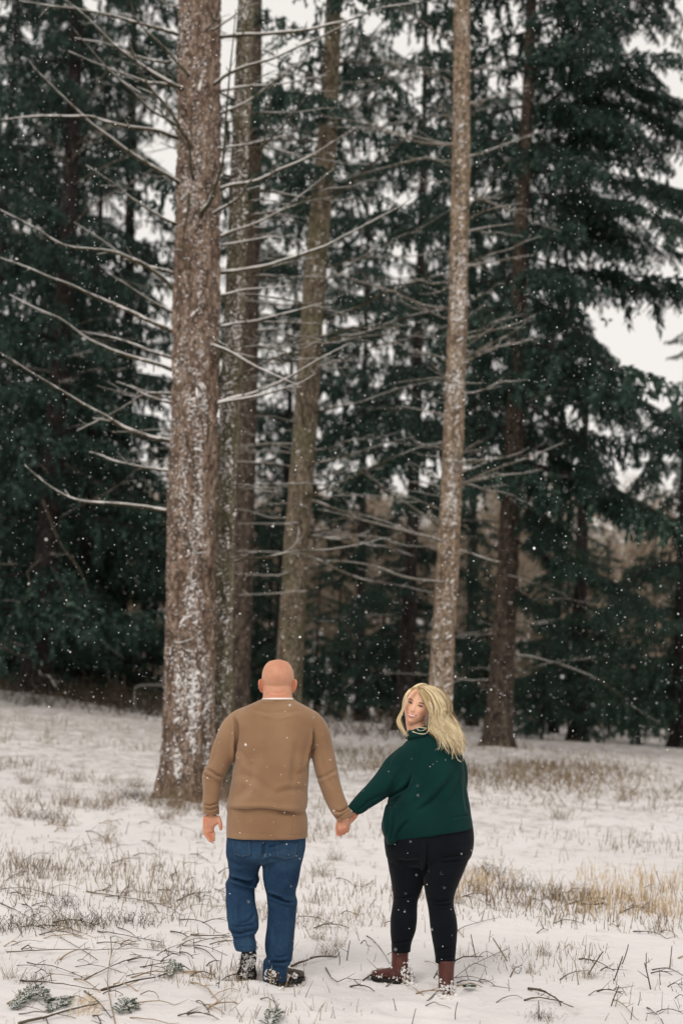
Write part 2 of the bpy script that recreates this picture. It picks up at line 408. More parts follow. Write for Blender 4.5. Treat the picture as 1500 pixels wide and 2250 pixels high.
# ------------------------------------------------------------------ snow field (one sheet out to the horizon)
DIPS += [(float(at(615, 2160, 7.95)[0]), 7.95,   .13, .045), (float(at(865, 2150, 8.2)[0]), 8.15, .12, .045),
         (float(at(978, 2185, 7.78)[0]), 7.80, .09, .045), (float(at(545, 2165, 7.95)[0]), 7.95, .11, .045),
         (float(at(640, 2228, 7.4)[0]), 7.35, .13, .03), (float(at(900, 2235, 7.4)[0]), 7.3, .12, .03), (float(at(560, 2240, 7.3)[0]), 7.2, .13, .025), (float(at(985, 2245, 7.3)[0]), 7.25, .11, .025)]
def grid_land():
    ys = np.concatenate([np.linspace(-8, 5.5, 20)[:-1], np.linspace(5.5, 12, 230)[:-1], np.geomspace(12, 60, 200)[:-1], np.geomspace(60, 900, 40)])
    t = np.linspace(-1, 1, 321); xs = 5 * t + 500 * np.sign(t) * np.abs(t) ** 7 + 22 * t ** 3
    X, Y = np.meshgrid(xs, ys); Z = zg(X, Y)
    Z = np.where(Y > 120, np.minimum(Z, 1.4), Z)
    V = np.stack([X, Y, Z], -1).reshape(-1, 3); w = len(xs); h = len(ys)
    i = (np.arange(h - 1)[:, None] * w + np.arange(w - 1)[None]).ravel()
    F = np.stack([i, i + 1, i + w + 1, i + w], -1)
    mb = MB(); mb.add(V, F); return mb

# ------------------------------------------------------------------ trunks and bare branches
def trunk_mesh(mb, cx, widths, Y, base_z, top_py=None, sides=26, bumpy=.012, flare=1.25, seed=0, seg=70, ext=10):
    """cx: [(py, px centre, width px)] from base up; goes on above the frame to a taper"""
    cx = sorted(cx, key=lambda a: -a[0])
    P = []; Rr = []
    for (py, px, wp) in cx:
        p = at(px, py, Y); P.append(p); Rr.append(.5 * wp * Y / FPX / math.cos(PITCH))
    P = np.array(P); Rr = np.array(Rr)
    # carry on below the ground and above the picture
    low = P[0].copy(); low[2] = base_z - .3; 
    d = (P[-1] - P[-2]); d = d / d[2]
    up = P[-1] + d * ext * .5; up2 = P[-1] + d * ext
    P = np.vstack([low, P, up, up2]); Rr = np.concatenate([[Rr[0] * flare], Rr, [Rr[-1] * .7, Rr[-1] * .25]])
    zz = np.linspace(P[0, 2], P[-1, 2], seg)
    C = np.stack([np.interp(zz, P[:, 2], P[:, k]) for k in range(3)], -1); rr = np.interp(zz, P[:, 2], Rr)
    th = np.arange(sides) / sides * 2 * np.pi
    TH, ZZ = np.meshgrid(th, zz)
    g = np.random.default_rng(seed)
    rad = rr[:, None] * (1 + .05 * np.sin(3 * TH + ZZ * .4 + seed) + .03 * np.sin(5 * TH - ZZ * .9 + 2 * seed))
    root = np.exp(-(ZZ - base_z) / .28); root = np.clip(root, 0, 1.6)
    rad = rad * (1 + root * (.22 + .22 * np.sin(5 * TH + seed)))
    if bumpy: rad = rad + bumpy * (g.random(rad.shape) - .5) + bumpy * .6 * np.sin(TH * 9 + ZZ * 7 + 3 * np.sin(ZZ * 2.3))
    V = np.stack([C[:, 0:1] + rad * np.cos(TH), C[:, 1:2] + rad * np.sin(TH), ZZ], -1).reshape(-1, 3)
    i = np.arange(seg - 1)[:, None] * sides; j = np.arange(sides)[None]; k = (j + 1) % sides
    F = np.stack([i + j, i + k, i + k + sides, i + j + sides], -1).reshape(-1, 4)
    mb.add(V, F)
    return C, rr
def jig(P, amp, g):
    n = len(P); w = np.zeros((n, 3))
    for k in range(3):
        w[:, k] = np.interp(np.arange(n), np.linspace(0, n - 1, max(4, n // 2)), g.normal(0, 1, max(4, n // 2)))
    w[0] = 0
    return P + w * amp
def branch_geo(P, r0, r1, g, twigs=0, twlen=.3, snow=True, sk=1.0):
    """returns (bark MB, snow MB) for a bare branch along P"""
    n = len(P); L = np.linalg.norm(P[-1] - P[0])
    rad = np.linspace(r0, r1, n) * (1 + .12 * g.normal(0, 1, n) * .6)
    b = MB(); b.tube(P, rad, 5); s = MB()
    def cap(Q, r):
        h = np.abs(np.gradient(Q, axis=0)); hor = np.linalg.norm(h[:, :2], axis=1) / (np.linalg.norm(h, axis=1) + 1e-9)
        k = np.clip(hor * 1.25 - .2, .0, 1) * (.75 + .45 * g.random(len(Q)))
        Q2 = Q + np.array((0, 0, 1)) * (r * .62)[:, None]
        v, f = tube(Q2, np.stack([r * .92 * k * sk + .001, r * .75 * k * sk + .001], 1), 5, ref=np.array((0, 0, 1.0)))
        s.add(v, f[0])
    if snow: cap(P, rad)
    for t in range(twigs):
        u = g.uniform(.15, .97); i = min(int(u * (n - 1)), n - 2); p = P[i] + (P[i + 1] - P[i]) * (u * (n - 1) - i)
        d = P[min(i + 1, n - 1)] - P[max(i - 1, 0)]; d = d / np.linalg.norm(d)
        sd_ = np.cross(d, (0, 0, 1.)) * g.choice([-1, 1]); dd = d * g.uniform(.4, 1) + sd_ * g.uniform(.5, 1) + np.array((0, 0, g.uniform(-.35, .55)))
        dd /= np.linalg.norm(dd); l = twlen * g.uniform(.4, 1.3) * (1 - .5 * u)
        tt = np.linspace(0, 1, 5)[:, None]; Q = p + dd * l * tt + np.array((0, 0, g.uniform(-.15, .2))) * l * tt ** 2
        rr = np.linspace(rad[i] * .45, rad[i] * .16 + .001, 5)
        b.tube(Q, rr, 4)
        if snow and g.random() < .7: cap(Q, rr)
    return b, s
def add_branch(tree, P, r0, r1, g, barkm, **kw):
    b, s = branch_geo(P, r0, r1, g, **kw)
    o = b.obj('branch', barkm, tree)
    if s.n: s.obj('snow_cover', M_SNOWCAP, o)
    return o

def radial_branch(C, rr, z, az, L, g, rise=.15, droop=.25, n=12, wob=.02):
    c = np.array([np.interp(z, C[:, 2], C[:, k]) for k in range(3)]); r = np.interp(z, C[:, 2], rr)
    d = np.array((math.cos(az), math.sin(az), 0)); t = np.linspace(0, 1, n)[:, None]
    P = c + d * (r * .8 + L * t) + np.array((0, 0, 1.)) * (rise * L * t - droop * L * t * t * 1.0 + .35 * droop * L * t ** 4)
    sw = np.cross(d, (0, 0, 1.)) * g.normal(0, .12) * L
    P = P + sw * t ** 2
    return jig(P, wob * L ** .5, g)

# ---- T1, the big near spruce
Y1 = 16.0
b1 = hit(408, 1762); Y1 = float(b1[1])
BASES = []
MOUNDS += [(b1[0], b1[1], .75, .09), (b1[0] + .5, b1[1] - .2, .35, .05)]
for _px, _py, _r, _h in ((75, 1538, 1.1, .16), (1091, 1655, .8, .12), (630, 1640, .5, .07), (964, 1640, .5, .07)):
    _p = hit(_px, _py); MOUNDS.append((_p[0], _p[1], _r, _h))
grid_land().obj('snow_ground', M_GROUND, kind='structure')
def make_tree(name, spec, Y, label, barkm, group=None, **kw):
    py0 = max(s[0] for s in spec); s0 = max(spec, key=lambda a: a[0])
    p = at(s0[1], s0[0], Y); bz = float(zg(p[0], p[1]))
    t = empty(name, (p[0], p[1], bz), label, 'tree', group)
    mb = MB(); C, rr = trunk_mesh(mb, spec, None, Y, bz, **kw)
    tr = mb.obj('trunk', barkm, t)
    BASES.append((p[0], p[1], rr[2]))
    return t, C, rr, tr
def gy(px, py):
    return float(hit(px, py)[1])
T1, C1, R1, TR1 = make_tree('spruce_tree', [(1765, 407, 112), (1500, 414, 104), (1200, 419, 99), (900, 429, 96), (600, 434, 96), (300, 438, 93), (0, 441, 89)], Y1,
    'tall bare-limbed spruce with flaky snow-spattered bark, nearest trunk, left of the man', M_BARK1, sides=90, seg=520, bumpy=.030, flare=1.12, seed=1)
T1_BR = [
 [(392,77),(345,60),(300,50),(200,22),(100,10),(45,0)], [(417,168),(365,112),(305,50),(285,-10)], [(402,196),(330,155),(280,125),(200,50),(140,-5)],
 [(378,135),(340,135),(290,122),(240,100),(165,85)], [(395,193),(340,183),(300,172),(230,145),(150,115)],
 [(402,286),(370,265),(330,240),(290,200),(250,165),(160,60)], [(420,322),(375,250),(320,175),(290,110),(283,65)],
 [(390,303),(340,291),(280,280),(215,262),(150,253),(60,256),(0,262)], [(395,402),(340,370),(270,325),(200,270),(140,215),(90,165),(60,130)],
 [(390,493),(350,475),(290,435),(260,410),(190,365)], [(383,640),(350,605),(300,577),(250,552),(150,540),(80,500),(0,462)],
 [(384,602),(340,590),(300,575),(250,545),(165,490)], [(387,729),(330,705),(250,670),(150,625),(70,592),(0,568)],
 [(378,812),(330,797),(260,775),(200,750),(130,700),(20,645)], [(384,788),(350,778),(300,760),(250,740),(180,728)],
 [(378,886),(345,877),(310,862),(290,850),(255,835)], [(377,971),(320,958),(270,938),(230,915),(150,868),(80,825),(0,775)],
 [(370,1034),(310,1025),(250,1012),(220,1000),(195,992)], [(368,1123),(310,1113),(250,1106),(170,1100),(115,1072),(50,1022)],
 [(380,865),(350,865),(315,868),(255,905),(165,952)],
 [(462,68),(490,48),(520,28),(555,0)], [(485,82),(540,76),(650,70),(750,50),(830,20),(930,2)], [(470,186),(520,155),(600,130),(700,80),(780,48)],
 [(484,200),(540,190),(620,184),(720,165)], [(485,416),(530,405),(600,385),(680,345),(730,312),(780,285)], [(482,522),(560,492),(640,447),(735,372)],
 [(485,600),(550,590),(640,570),(740,530),(830,480),(912,430)], [(484,718),(540,708),(620,690),(705,665)],
 [(480,886),(540,868),(620,840),(700,790),(765,752)], [(478,888),(560,872),(640,850),(695,822)], [(466,758),(500,772),(560,805),(610,825),(655,850)],
 [(484,328),(540,318),(590,305),(635,295)], [(484,540),(540,530),(600,522),(625,525)], [(470,470),(530,425),(570,350),(600,190)],
 [(442,475),(470,425),(490,350),(503,200),(515,20)], [(425,395),(420,350),(405,315),(345,235),(255,170)], [(415,425),(408,500),(402,570),(425,650)],
 [(478,800),(485,770),(478,752),(500,765)], [(450,70),(475,40),(490,-10)], [(395,20),(340,-5)],[(384,690),(300,640),(240,600)],[(484,250),(560,215),(640,150),(690,120)],[(484,650),(560,635),(640,628)],
]
g = np.random.default_rng(11)
for i, br in enumerate(T1_BR):
    br = np.array(br, float); n = max(8, int(np.hypot(*(br[-1] - br[0])) / 18)); q = resample(br, n)
    x0 = br[0, 0]; side = -1 if x0 < 435 else 1
    off = abs(x0 - 435) / 48; yy = -math.sqrt(max(0, 1 - off * off)) * R1[60] * .9
    Lm = np.hypot(*(br[-1] - br[0])) * Y1 / FPX; sl_ = g.uniform(-.55, .35) if yy > -.15 else g.uniform(-.9, -.4)
    dy = yy + np.linspace(0, 1, n) ** 1.1 * sl_ * Lm
    P = np.array([at(a, b_, Y1 + d) for (a, b_), d in zip(q, dy)])
    P = jig(P, .010, g)
    r0 = .010 + .0075 * min(Lm, 2.4)
    add_branch(T1, P, r0, .005, g, M_DEAD, twigs=int(2 + Lm * 2.5), twlen=.28)
# knots, broken stubs and snow clinging to the bark
def bark_snow(tree, C, rr, z0, z1, n, g, size=.02, centre=-1.5, spread=.55):
    mb = MB(); k = n * 4; z = g.uniform(z0, z1, k); a = g.normal(centre, spread, k)
    keep = (a > -2.75) & (a < -.35) & (.62 * snoise(a * 4, z * 2.2, 31) + .7 * snoise(a * 9, z * 6, 33) - .55 * np.abs(a + 1.4) > g.uniform(-.9, .7, k))
    z = z[keep][:n]; a = a[keep][:n]
    for z_, a_ in zip(z, a):
        c = [np.interp(z_, C[:, 2], C[:, j]) for j in range(3)]; r = np.interp(z_, C[:, 2], rr)
        nrm = np.array((math.cos(a_), math.sin(a_), .0)); tg = np.array((-math.sin(a_), math.cos(a_), 0))
        th = g.normal(.5, .7); e1 = tg * math.cos(th) + np.array((0, 0, 1)) * math.sin(th); e2 = np.cross(nrm, e1); s = size * g.lognormal(-.3, .5)
        add_blob(mb, np.array((c[0], c[1], z_)) + nrm * r * 1.0, (s * g.uniform(.8, 3.0), s * .6, s * .4), (e1, e2, nrm), 5, 3)
    return mb.obj('snow_clumps', M_SNOWCAP, tree, kind='stuff')
bark_snow(T1, C1, R1, .3, 5.2, 3400, g, size=.0080, spread=.8)
bark_snow(T1, C1, R1, .3, 1.9, 1500, g, size=.0095, spread=.9)
bark_snow(T1, C1, R1, 5.2, 9.4, 1300, g, size=.0078, spread=.8)
for k in range(46):   # broken stubs and knots
    z = g.uniform(.8, 8.8); a = g.uniform(-3, 0.1)
    P = radial_branch(C1, R1, z, a, g.uniform(.03, .12), g, n=4, rise=.3, droop=0)
    b, s = branch_geo(P, .014, .008, g, snow=False); b.obj('stub', M_DEAD, T1)
# curled shoots lying against the bark
for (pl) in [[(447,905),(458,925),(455,968),(425,968)], [(405,950),(420,1000),(430,1045),(438,1068)], [(400,1170),(430,1215),(448,1215),(440,1250),(405,1290)], [(375,1385),(385,1412),(420,1405),(445,1385)]]:
    P = np.array([at(a, b_, Y1 - R1[60] * 1.02) for a, b_ in resample(np.array(pl, float), 12)])
    add_branch(T1, P, .010, .005, g, M_DEAD, twigs=3, twlen=.12)
# snow skirt and dead weeds at T1's foot come with the ground cover below

# ---- the other trunks
def others():
    out = {}
    out['T2'] = make_tree('spruce_tree', [(1745, 488, 42), (1400, 488, 40), (1000, 500, 44), (700, 517, 42), (400, 526, 40), (0, 541, 36)], 17.4,
        'slim grey-green spruce trunk standing close behind the right edge of the nearest trunk', M_BARK2, sides=40, seg=260, bumpy=.012, seed=2)
    out['T3'] = make_tree('spruce_tree', [(1640, 522, 48), (1400, 529, 47), (1000, 541, 42), (700, 551, 36), (300, 558, 30), (0, 563, 26)], 25,
        'dark brown spruce trunk just left of the man\'s head, second behind the nearest trunk', M_BARK7, sides=30, seg=200, bumpy=.012, seed=3)
    out['T4'] = make_tree('spruce_tree', [(1640, 630, 60), (1450, 638, 56), (1200, 652, 54), (1000, 666, 53), (750, 681, 50), (600, 691, 50), (300, 719, 42), (0, 733, 34)], 23.5,
        'leaning brown spruce trunk rising straight above the man\'s bald head', M_BARK4, sides=34, seg=220, bumpy=.012, seed=4)
    out['T5'] = make_tree('spruce_tree', [(1590, 888, 42), (1400, 897, 32), (1200, 903, 28), (1000, 911, 24), (750, 918, 20), (500, 926, 16), (250, 932, 12), (0, 936, 8)], 33,
        'thin nearly black spruce trunk left of the pale trunk, above the woman\'s face', M_BARKD, sides=18, seg=100, bumpy=.012, seed=5)
    out['T6'] = make_tree('spruce_tree', [(1640, 964, 54), (1450, 970, 50), (1200, 984, 46), (1000, 993, 45), (700, 1005, 41), (375, 1012, 39), (0, 1015, 36)], 21,
        'straight pale tan spruce trunk behind the woman\'s blonde hair', M_BARK6, sides=36, seg=260, bumpy=.014, seed=6)
    out['T7'] = make_tree('spruce_tree', [(1655, 1091, 60), (1400, 1106, 50), (1000, 1126, 40), (600, 1142, 35), (300, 1155, 27), (0, 1167, 21)], 27,
        'dark reddish-brown spruce right of the woman with drooping green boughs', M_BARK7, sides=30, seg=200, bumpy=.014, flare=1.5, seed=7)
    out['T8'] = make_tree('spruce_tree', [(1538, 75, 66), (1300, 98, 50), (1000, 122, 46), (700, 140, 40), (400, 155, 34), (0, 170, 26)], 31.5,
        'dark spruce at the far left edge of the clearing with spreading snowy roots', M_BARKD, sides=30, seg=160, bumpy=.014, flare=1.7, seed=8)
    out['T9'] = make_tree('spruce_tree', [(1545, 262, 30), (1200, 270, 26), (800, 280, 24), (400, 288, 20), (0, 296, 14)], 40,
        'shadowy slim spruce deep in the dark foliage between the left edge and the nearest trunk', M_BARKD, sides=20, seg=100, bumpy=.012, seed=9)
    out['T10'] = make_tree('spruce_tree', [(1600, 1268, 38), (1400, 1272, 32), (1100, 1280, 22), (900, 1286, 12)], 38,
        'dark spruce behind the drooping boughs, midway between the reddish trunk and right edge', M_BARKD, sides=20, seg=100, bumpy=.012, seed=10, ext=1.5)
    out['T11'] = make_tree('spruce_tree', [(1628, 1500, 52), (1400, 1504, 46), (1000, 1514, 40), (500, 1528, 30), (0, 1540, 20)], 34,
        'dark spruce trunk cut by the right edge of the picture', M_BARKD, sides=20, seg=100, bumpy=.012, seed=12)
    return out
TT = others()
g = np.random.default_rng(21)
for key, n, zlo, zhi, Lm, bm in (('T2', 34, 2.5, 9.6, 1.7, M_DEAD), ('T3', 34, 4.2, 13.5, 2.2, M_DEAD), ('T4', 56, 4.2, 12.6, 2.7, M_DEAD),
                                 ('T6', 52, 3.6, 11.4, 1.15, M_DEADP), ('T5', 40, 3.4, 17, 2.6, M_DEAD), ('T7', 26, 1.8, 9, 2.2, M_DEAD), ('T8', 34, 2, 15, 3.0, M_DEADP)):
    t, C, rr, tr = TT[key]
    for k in range(n):
        z = g.uniform(zlo, zhi); az = g.uniform(0, 2 * math.pi)
        if key != 'T8' and abs(math.sin(az)) > .8 and g.random() < .65: az += 1.2
        L = Lm * g.uniform(.25, 1.15); 
        if key == 'T6' and g.random() < .3: L *= 1.9
        up = (.62 if z < 5 else .5) * g.uniform(.1, 1.1) if key in ('T6',) else g.uniform(-.1, .42)
        P = radial_branch(C, rr, z, az, L, g, rise=up if key != 'T5' else -.05, droop=g.uniform(-.05, .28), wob=.022)
        add_branch(t, P, .007 + .0055 * L, .004, g, bm, twigs=int(2 + 3.2 * L), twlen=.42, sk=.55)
for key, n, z1 in (('T2', 1000, 9), ('T6', 950, 11), ('T4', 300, 12), ('T7', 120, 12)):
    t, C, rr, tr = TT[key]; bark_snow(t, C, rr, .8, z1, int(n * .8), g, size=.0115, spread=.8)
# traced pale low branches in the middle
for key, pl in (('T4', [(660,1218),(600,1215),(520,1213)]), ('T4', [(655,1150),(600,1152),(520,1149)]), ('T4', [(672,1300),(600,1306),(525,1307)]), ('T4', [(650,1245),(620,1262),(560,1262),(500,1258)]),
                ('T4', [(663,1218),(700,1232),(770,1262),(860,1285),(950,1302)]), ('T4', [(685,1100),(740,1120),(830,1140),(950,1190)]), ('T6', [(975,1280),(900,1268),(800,1240),(700,1225)]),
                ('T6', [(970,1190),(880,1165),(800,1145),(700,1120)]), ('T4', [(655,1160),(653,1195)]), ('T7', [(1115,1265),(1170,1280),(1240,1310),(1310,1350)]),
                ('T7', [(1105,1440),(1180,1447),(1260,1470),(1330,1505),(1400,1560),(1450,1590)]), ('T6', [(1010,1210),(1060,1225),(1100,1236)]), ('T6', [(1010,1018),(1040,1010),(1075,1012)]),
                ('T6', [(1015,1038),(1045,1028),(1078,1008)]), ('T6', [(975,1055),(930,1040),(905,1028)]), ('T6', [(1025,585),(1080,575),(1130,563),(1170,562)]), ('T6', [(1030,508),(1075,500),(1128,492)]),
                ('T6', [(1030,480),(1080,458),(1150,448)]), ('T6', [(1030,345),(1080,330),(1140,305),(1200,285)]), ('T6', [(1030,228),(1080,215),(1160,195)]), ('T6', [(995,318),(900,305),(830,285),(720,275)]),
                ('T6', [(995,98),(950,65),(900,30),(860,0)]), ('T6', [(995,265),(970,245),(945,222)]), ('T6', [(1030,160),(1070,140),(1105,122)]),
                ('T8', [(95,1100),(130,1190),(180,1260),(200,1340),(188,1410)]), ('T8', [(110,1260),(160,1320),(205,1390),(275,1450)]), ('T8', [(100,1330),(130,1370),(145,1375)]),
                ('T8', [(118,1320),(60,1322),(0,1320)]), ('T8', [(90,1230),(60,1260),(80,1330),(50,1400)])):
    t, C, rr, tr = TT[key]; Yt = float(C[0, 1]); pl = np.array(pl, float); n = max(6, int(np.hypot(*(pl[-1] - pl[0])) / 22))
    dy = np.linspace(0, 1, n) * g.uniform(-.9, .2) - rr[10]
    P = jig(np.array([at(a, b_, Yt + d) for (a, b_), d in zip(resample(pl, n), dy)]), .012, g)
    Lm = np.linalg.norm(P[-1] - P[0])
    add_branch(t, P, (.012 if key != 'T7' else .006) + .005 * Lm, .004, g, M_DEADP if key != 'T7' else M_DEAD, twigs=int(1 + Lm), twlen=.3, sk=.6)
# ------------------------------------------------------------------ spruce crowns
def leaves(P, D, L, Wd, g, tone):
    """one bent sprig of needles (2 faces) per point P along direction D"""
    n = len(P); D = D / (np.linalg.norm(D, axis=1)[:, None] + 1e-9)
    Rn = g.normal(0, 1, (n, 3)); S = np.cross(D, Rn); S /= np.linalg.norm(S, axis=1)[:, None] + 1e-9
    L = np.broadcast_to(L, n)[:, None]; Wd = np.broadcast_to(Wd, n)[:, None]
    a = P; b = P + D * L * .45 + S * Wd; c = P + D * L; d = P + D * L * .45 - S * Wd
    V = np.stack([a, b, c, d], 1).reshape(-1, 3); F = np.arange(4 * n).reshape(n, 4)
    return V, F, np.repeat(tone, 4)
def bough_proto(seed, dens=1.0):
    """unit bough along +x, length 1 (scaled later): spine, side shoots, hanging curtains"""
    g = np.random.default_rng(seed); mb = MB(); n = 14; t = np.linspace(0, 1, n)
    up = g.uniform(.0, .12); dr = g.uniform(.22, .42)
    spine = np.stack([t, .06 * np.sin(t * 3 + seed) * t, up * t - dr * t ** 2 + .35 * dr * t ** 5], 1)
    mb.tube(spine, np.linspace(.011, .002, n), 3, mi=1, cap=False)
    Ps, Ds, Ls, Ws, Ts = [], [], [], [], []
    for k in range(15):
        u = .10 + .88 * k / 14 + g.uniform(-.03, .03); u = min(u, .99); p = np.array([np.interp(u, t, spine[:, j]) for j in range(3)])
        s = -1 if k % 2 else 1; l = (.36 * (1 - u) ** .6 * min(1, u * 3.5) + .07) * g.uniform(.65, 1.15)
        a = R(g.uniform(38, 62)) * s; d = np.array((math.cos(a), math.sin(a), g.uniform(-.12, .1)))
        m = max(3, int(l / .022 * dens)); q = np.linspace(.05, 1, m)
        Q = p + d * (q * l)[:, None] + np.array((0, 0, -1.)) * (.55 * l * q ** 2)[:, None]
        if l > .12: mb.tube(np.vstack([p, Q[::max(1, m // 4)]]), .003, 3, mi=1, cap=False)
        tg = np.gradient(Q, axis=0) if m > 1 else np.tile(d, (m, 1)); tg /= np.linalg.norm(tg, axis=1)[:, None] + 1e-9
        for rep in range(3):
            Dd = tg + g.normal(0, .5, (m, 3)); Ps.append(Q + g.normal(0, .009, Q.shape)); Ds.append(Dd); Ls.append(g.uniform(.028, .055, m)); Ws.append(g.uniform(.007, .013, m)); Ts.append(g.uniform(.3, 1, m))
        # hanging twigs
        nc = g.integers(1, 4); cen = g.integers(0, m, nc); hn = nc * 5; idx = np.clip(np.repeat(cen, 5) + g.integers(-2, 3, hn), 0, m - 1)
        hl = np.repeat(g.uniform(.04, .17, nc), 5) * g.uniform(.6, 1, hn) * (1.15 - .5 * u)
        for st in range(3):
            Pp = Q[idx] + np.array((0, 0, -1.)) * (hl * st / 3)[:, None] + g.normal(0, .005, (hn, 3))
            Ps.append(Pp); Ds.append(np.array((0, 0, -1.)) + g.normal(0, .28, (hn, 3))); Ls.append(hl / 2.2 + .016); Ws.append(g.uniform(.007, .013, hn)); Ts.append(g.uniform(0, .6, hn))
    P = np.vstack(Ps); D = np.vstack(Ds); L = np.concatenate(Ls); Wd = np.concatenate(Ws); T = np.concatenate(Ts)
    V, F, C = leaves(P, D, L, Wd, g, T); 
    wood = (np.concatenate(mb.v), np.concatenate(mb.f)) 
    return (V, F, C, wood)
PROTO = [bough_proto(100 + k) for k in range(7)]
def place_bough(mb, proto, p, az, L, pitch, g):
    V, F, C, (wv, wf) = proto; ca, sa = math.cos(az), math.sin(az); cp, sp = math.cos(pitch), math.sin(pitch)
    def X(v):
        v = v * (L, L * g0, L); x = v[:, 0] * cp - v[:, 2] * sp; z = v[:, 0] * sp + v[:, 2] * cp; y = v[:, 1]
        return np.stack([x * ca - y * sa, x * sa + y * ca, z], 1) + p
    g0 = g.uniform(.8, 1.15) * g.choice([-1, 1])
    mb.add(X(V), F, 0, C); mb.add(X(wv), wf, 1, .3)
def crown_mesh(seed, z0, z1, L0, L1, step=.42, per=5, bend=None, gap=.12, azmin=None):
    g = np.random.default_rng(seed); mb = MB(); z = z0
    while z < z1:
        f = (z - z0) / (z1 - z0); L = L0 + (L1 - L0) * f
        a0 = g.uniform(0, 6.28)
        for k in range(per):
            if g.random() < gap: continue
            az = a0 + k * 2 * math.pi / per + g.uniform(-.35, .35); l = L * g.uniform(.6, 1.2)
            c = np.array((0, 0, z + g.uniform(-.2, .2)))
            place_bough(mb, PROTO[g.integers(len(PROTO))], c, az, l, g.uniform(-.22, .12), g)
        z += step * g.uniform(.7, 1.3)
    return mb
BIG = []
for k, (z0, z1, L0, L1, st, per) in enumerate(((1.6, 22, 3.8, 2.3, .85, 5), (7.0, 22, 3.6, 2.4, .95, 5), (.6, 20, 3.5, 1.4, .8, 5), (10, 24, 3.4, 2.2, .95, 5))):
    me = crown_mesh(300 + k, z0, z1, L0, L1, st, per, gap=.30).mesh('crown', smooth=False)
    me.materials.append(M_NEEDLE); me.materials.append(M_BARKD); BIG.append(me)
SMALL = []
for k in range(3):
    me = crown_mesh(400 + k, 1.0, 8.5 + k, 2.4, .5, .5, 5, gap=.25).mesh('crown', smooth=False)
    me.materials.append(M_NEEDLE2 if k != 1 else M_NEEDLE); me.materials.append(M_BARKD); SMALL.append(me)
def hang_crown(tree, me, x, y, z, rot, s=1.0, lean=None):
    o = link('crown', me, tree); o.matrix_parent_inverse = Matrix.Identity(4)
    o.location = Vector((x, y, z)) - Vector(tree.location); o.rotation_euler = (0, 0, rot); o.scale = (s, s, s)
    if lean is not None: o.rotation_euler = (lean[0], lean[1], rot)
    return o
# crowns on the trunks already standing
def crown_on(key, me, rot, s=1.0, dz=0):
    t, C, rr, tr = TT[key]; i = 4; j = int(len(C) * .6)
    dx = (C[j, 0] - C[i, 0]) / (C[j, 2] - C[i, 2])
    return hang_crown(t, me, C[i, 0], C[i, 1], t.location[2] + dz, rot, s, lean=(0, math.atan(dx)))
def own_crown(key, seed, z0, z1, L0, L1, step, per, gap, m=M_NEEDLE):
    t, C, rr, tr = TT[key]; g = np.random.default_rng(seed); mb = MB(); z = z0
    while z < z1:
        f = (z - z0) / (z1 - z0); L = L0 + (L1 - L0) * f; a0 = g.uniform(0, 6.28)
        for k in range(per):
            if g.random() < gap: continue
            c = np.array([np.interp(z, C[:, 2], C[:, q]) for q in range(3)])
            place_bough(mb, PROTO[g.integers(len(PROTO))], c, a0 + k * 2 * math.pi / per + g.uniform(-.35, .35), L * g.uniform(.6, 1.2), g.uniform(-.25, .1), g)
        z += step * g.uniform(.7, 1.3)
    return mb.obj('crown', [m, M_BARKD], t, smooth=False)
own_crown('T7', 51, 6.3, 17, 3.4, 2.9, .75, 5, .2)
own_crown('T5', 52, 7.5, 21, 2.8, 2.4, 1.0, 4, .25)
own_crown('T4', 53, 10.5, 16, 2.4, 2.2, 1.0, 4, .35)
crown_on('T8', BIG[0], .3); crown_on('T9', BIG[2], 1.9, 1.05); crown_on('T10', SMALL[0], 2.2, 1.05); crown_on('T11', SMALL[2], .7, 1.0)
# traced big boughs of the reddish spruce on the right
t7, C7, R7, _ = TT['T7']; g = np.random.default_rng(77)
def traced_bough(tree, line, Y0, Y1_, w=.5, hang=.4, m=M_NEEDLE, dens=1.0):
    line = np.array(line, float); n = 26; q = resample(line, n); P = np.array([at(a, b_, Y0 + (Y1_ - Y0) * k / (n - 1)) for k, (a, b_) in enumerate(q)])
    mb = MB(); mb.tube(P, np.linspace(.03, .006, n), 4, mi=1, cap=False)
    L = np.linalg.norm(np.diff(P, axis=0), axis=1).sum(); k = int(L * 16 * dens)
    for i in range(k):
        u = g.uniform(.12, 1); p = np.array([np.interp(u, np.linspace(0, 1, n), P[:, j]) for j in range(3)]); j = min(int(u * (n - 1)), n - 2); d = P[j + 1] - P[j]
        az = math.atan2(d[1], d[0]) + g.choice([-1, 1]) * g.uniform(.3, 1.2)
        place_bough(mb, PROTO[g.integers(len(PROTO))], p, az, w * g.uniform(.5, 1.3), g.uniform(-.9, -.2), g)
    o = mb.obj('bough', [m, M_BARKD], tree, smooth=False); return o
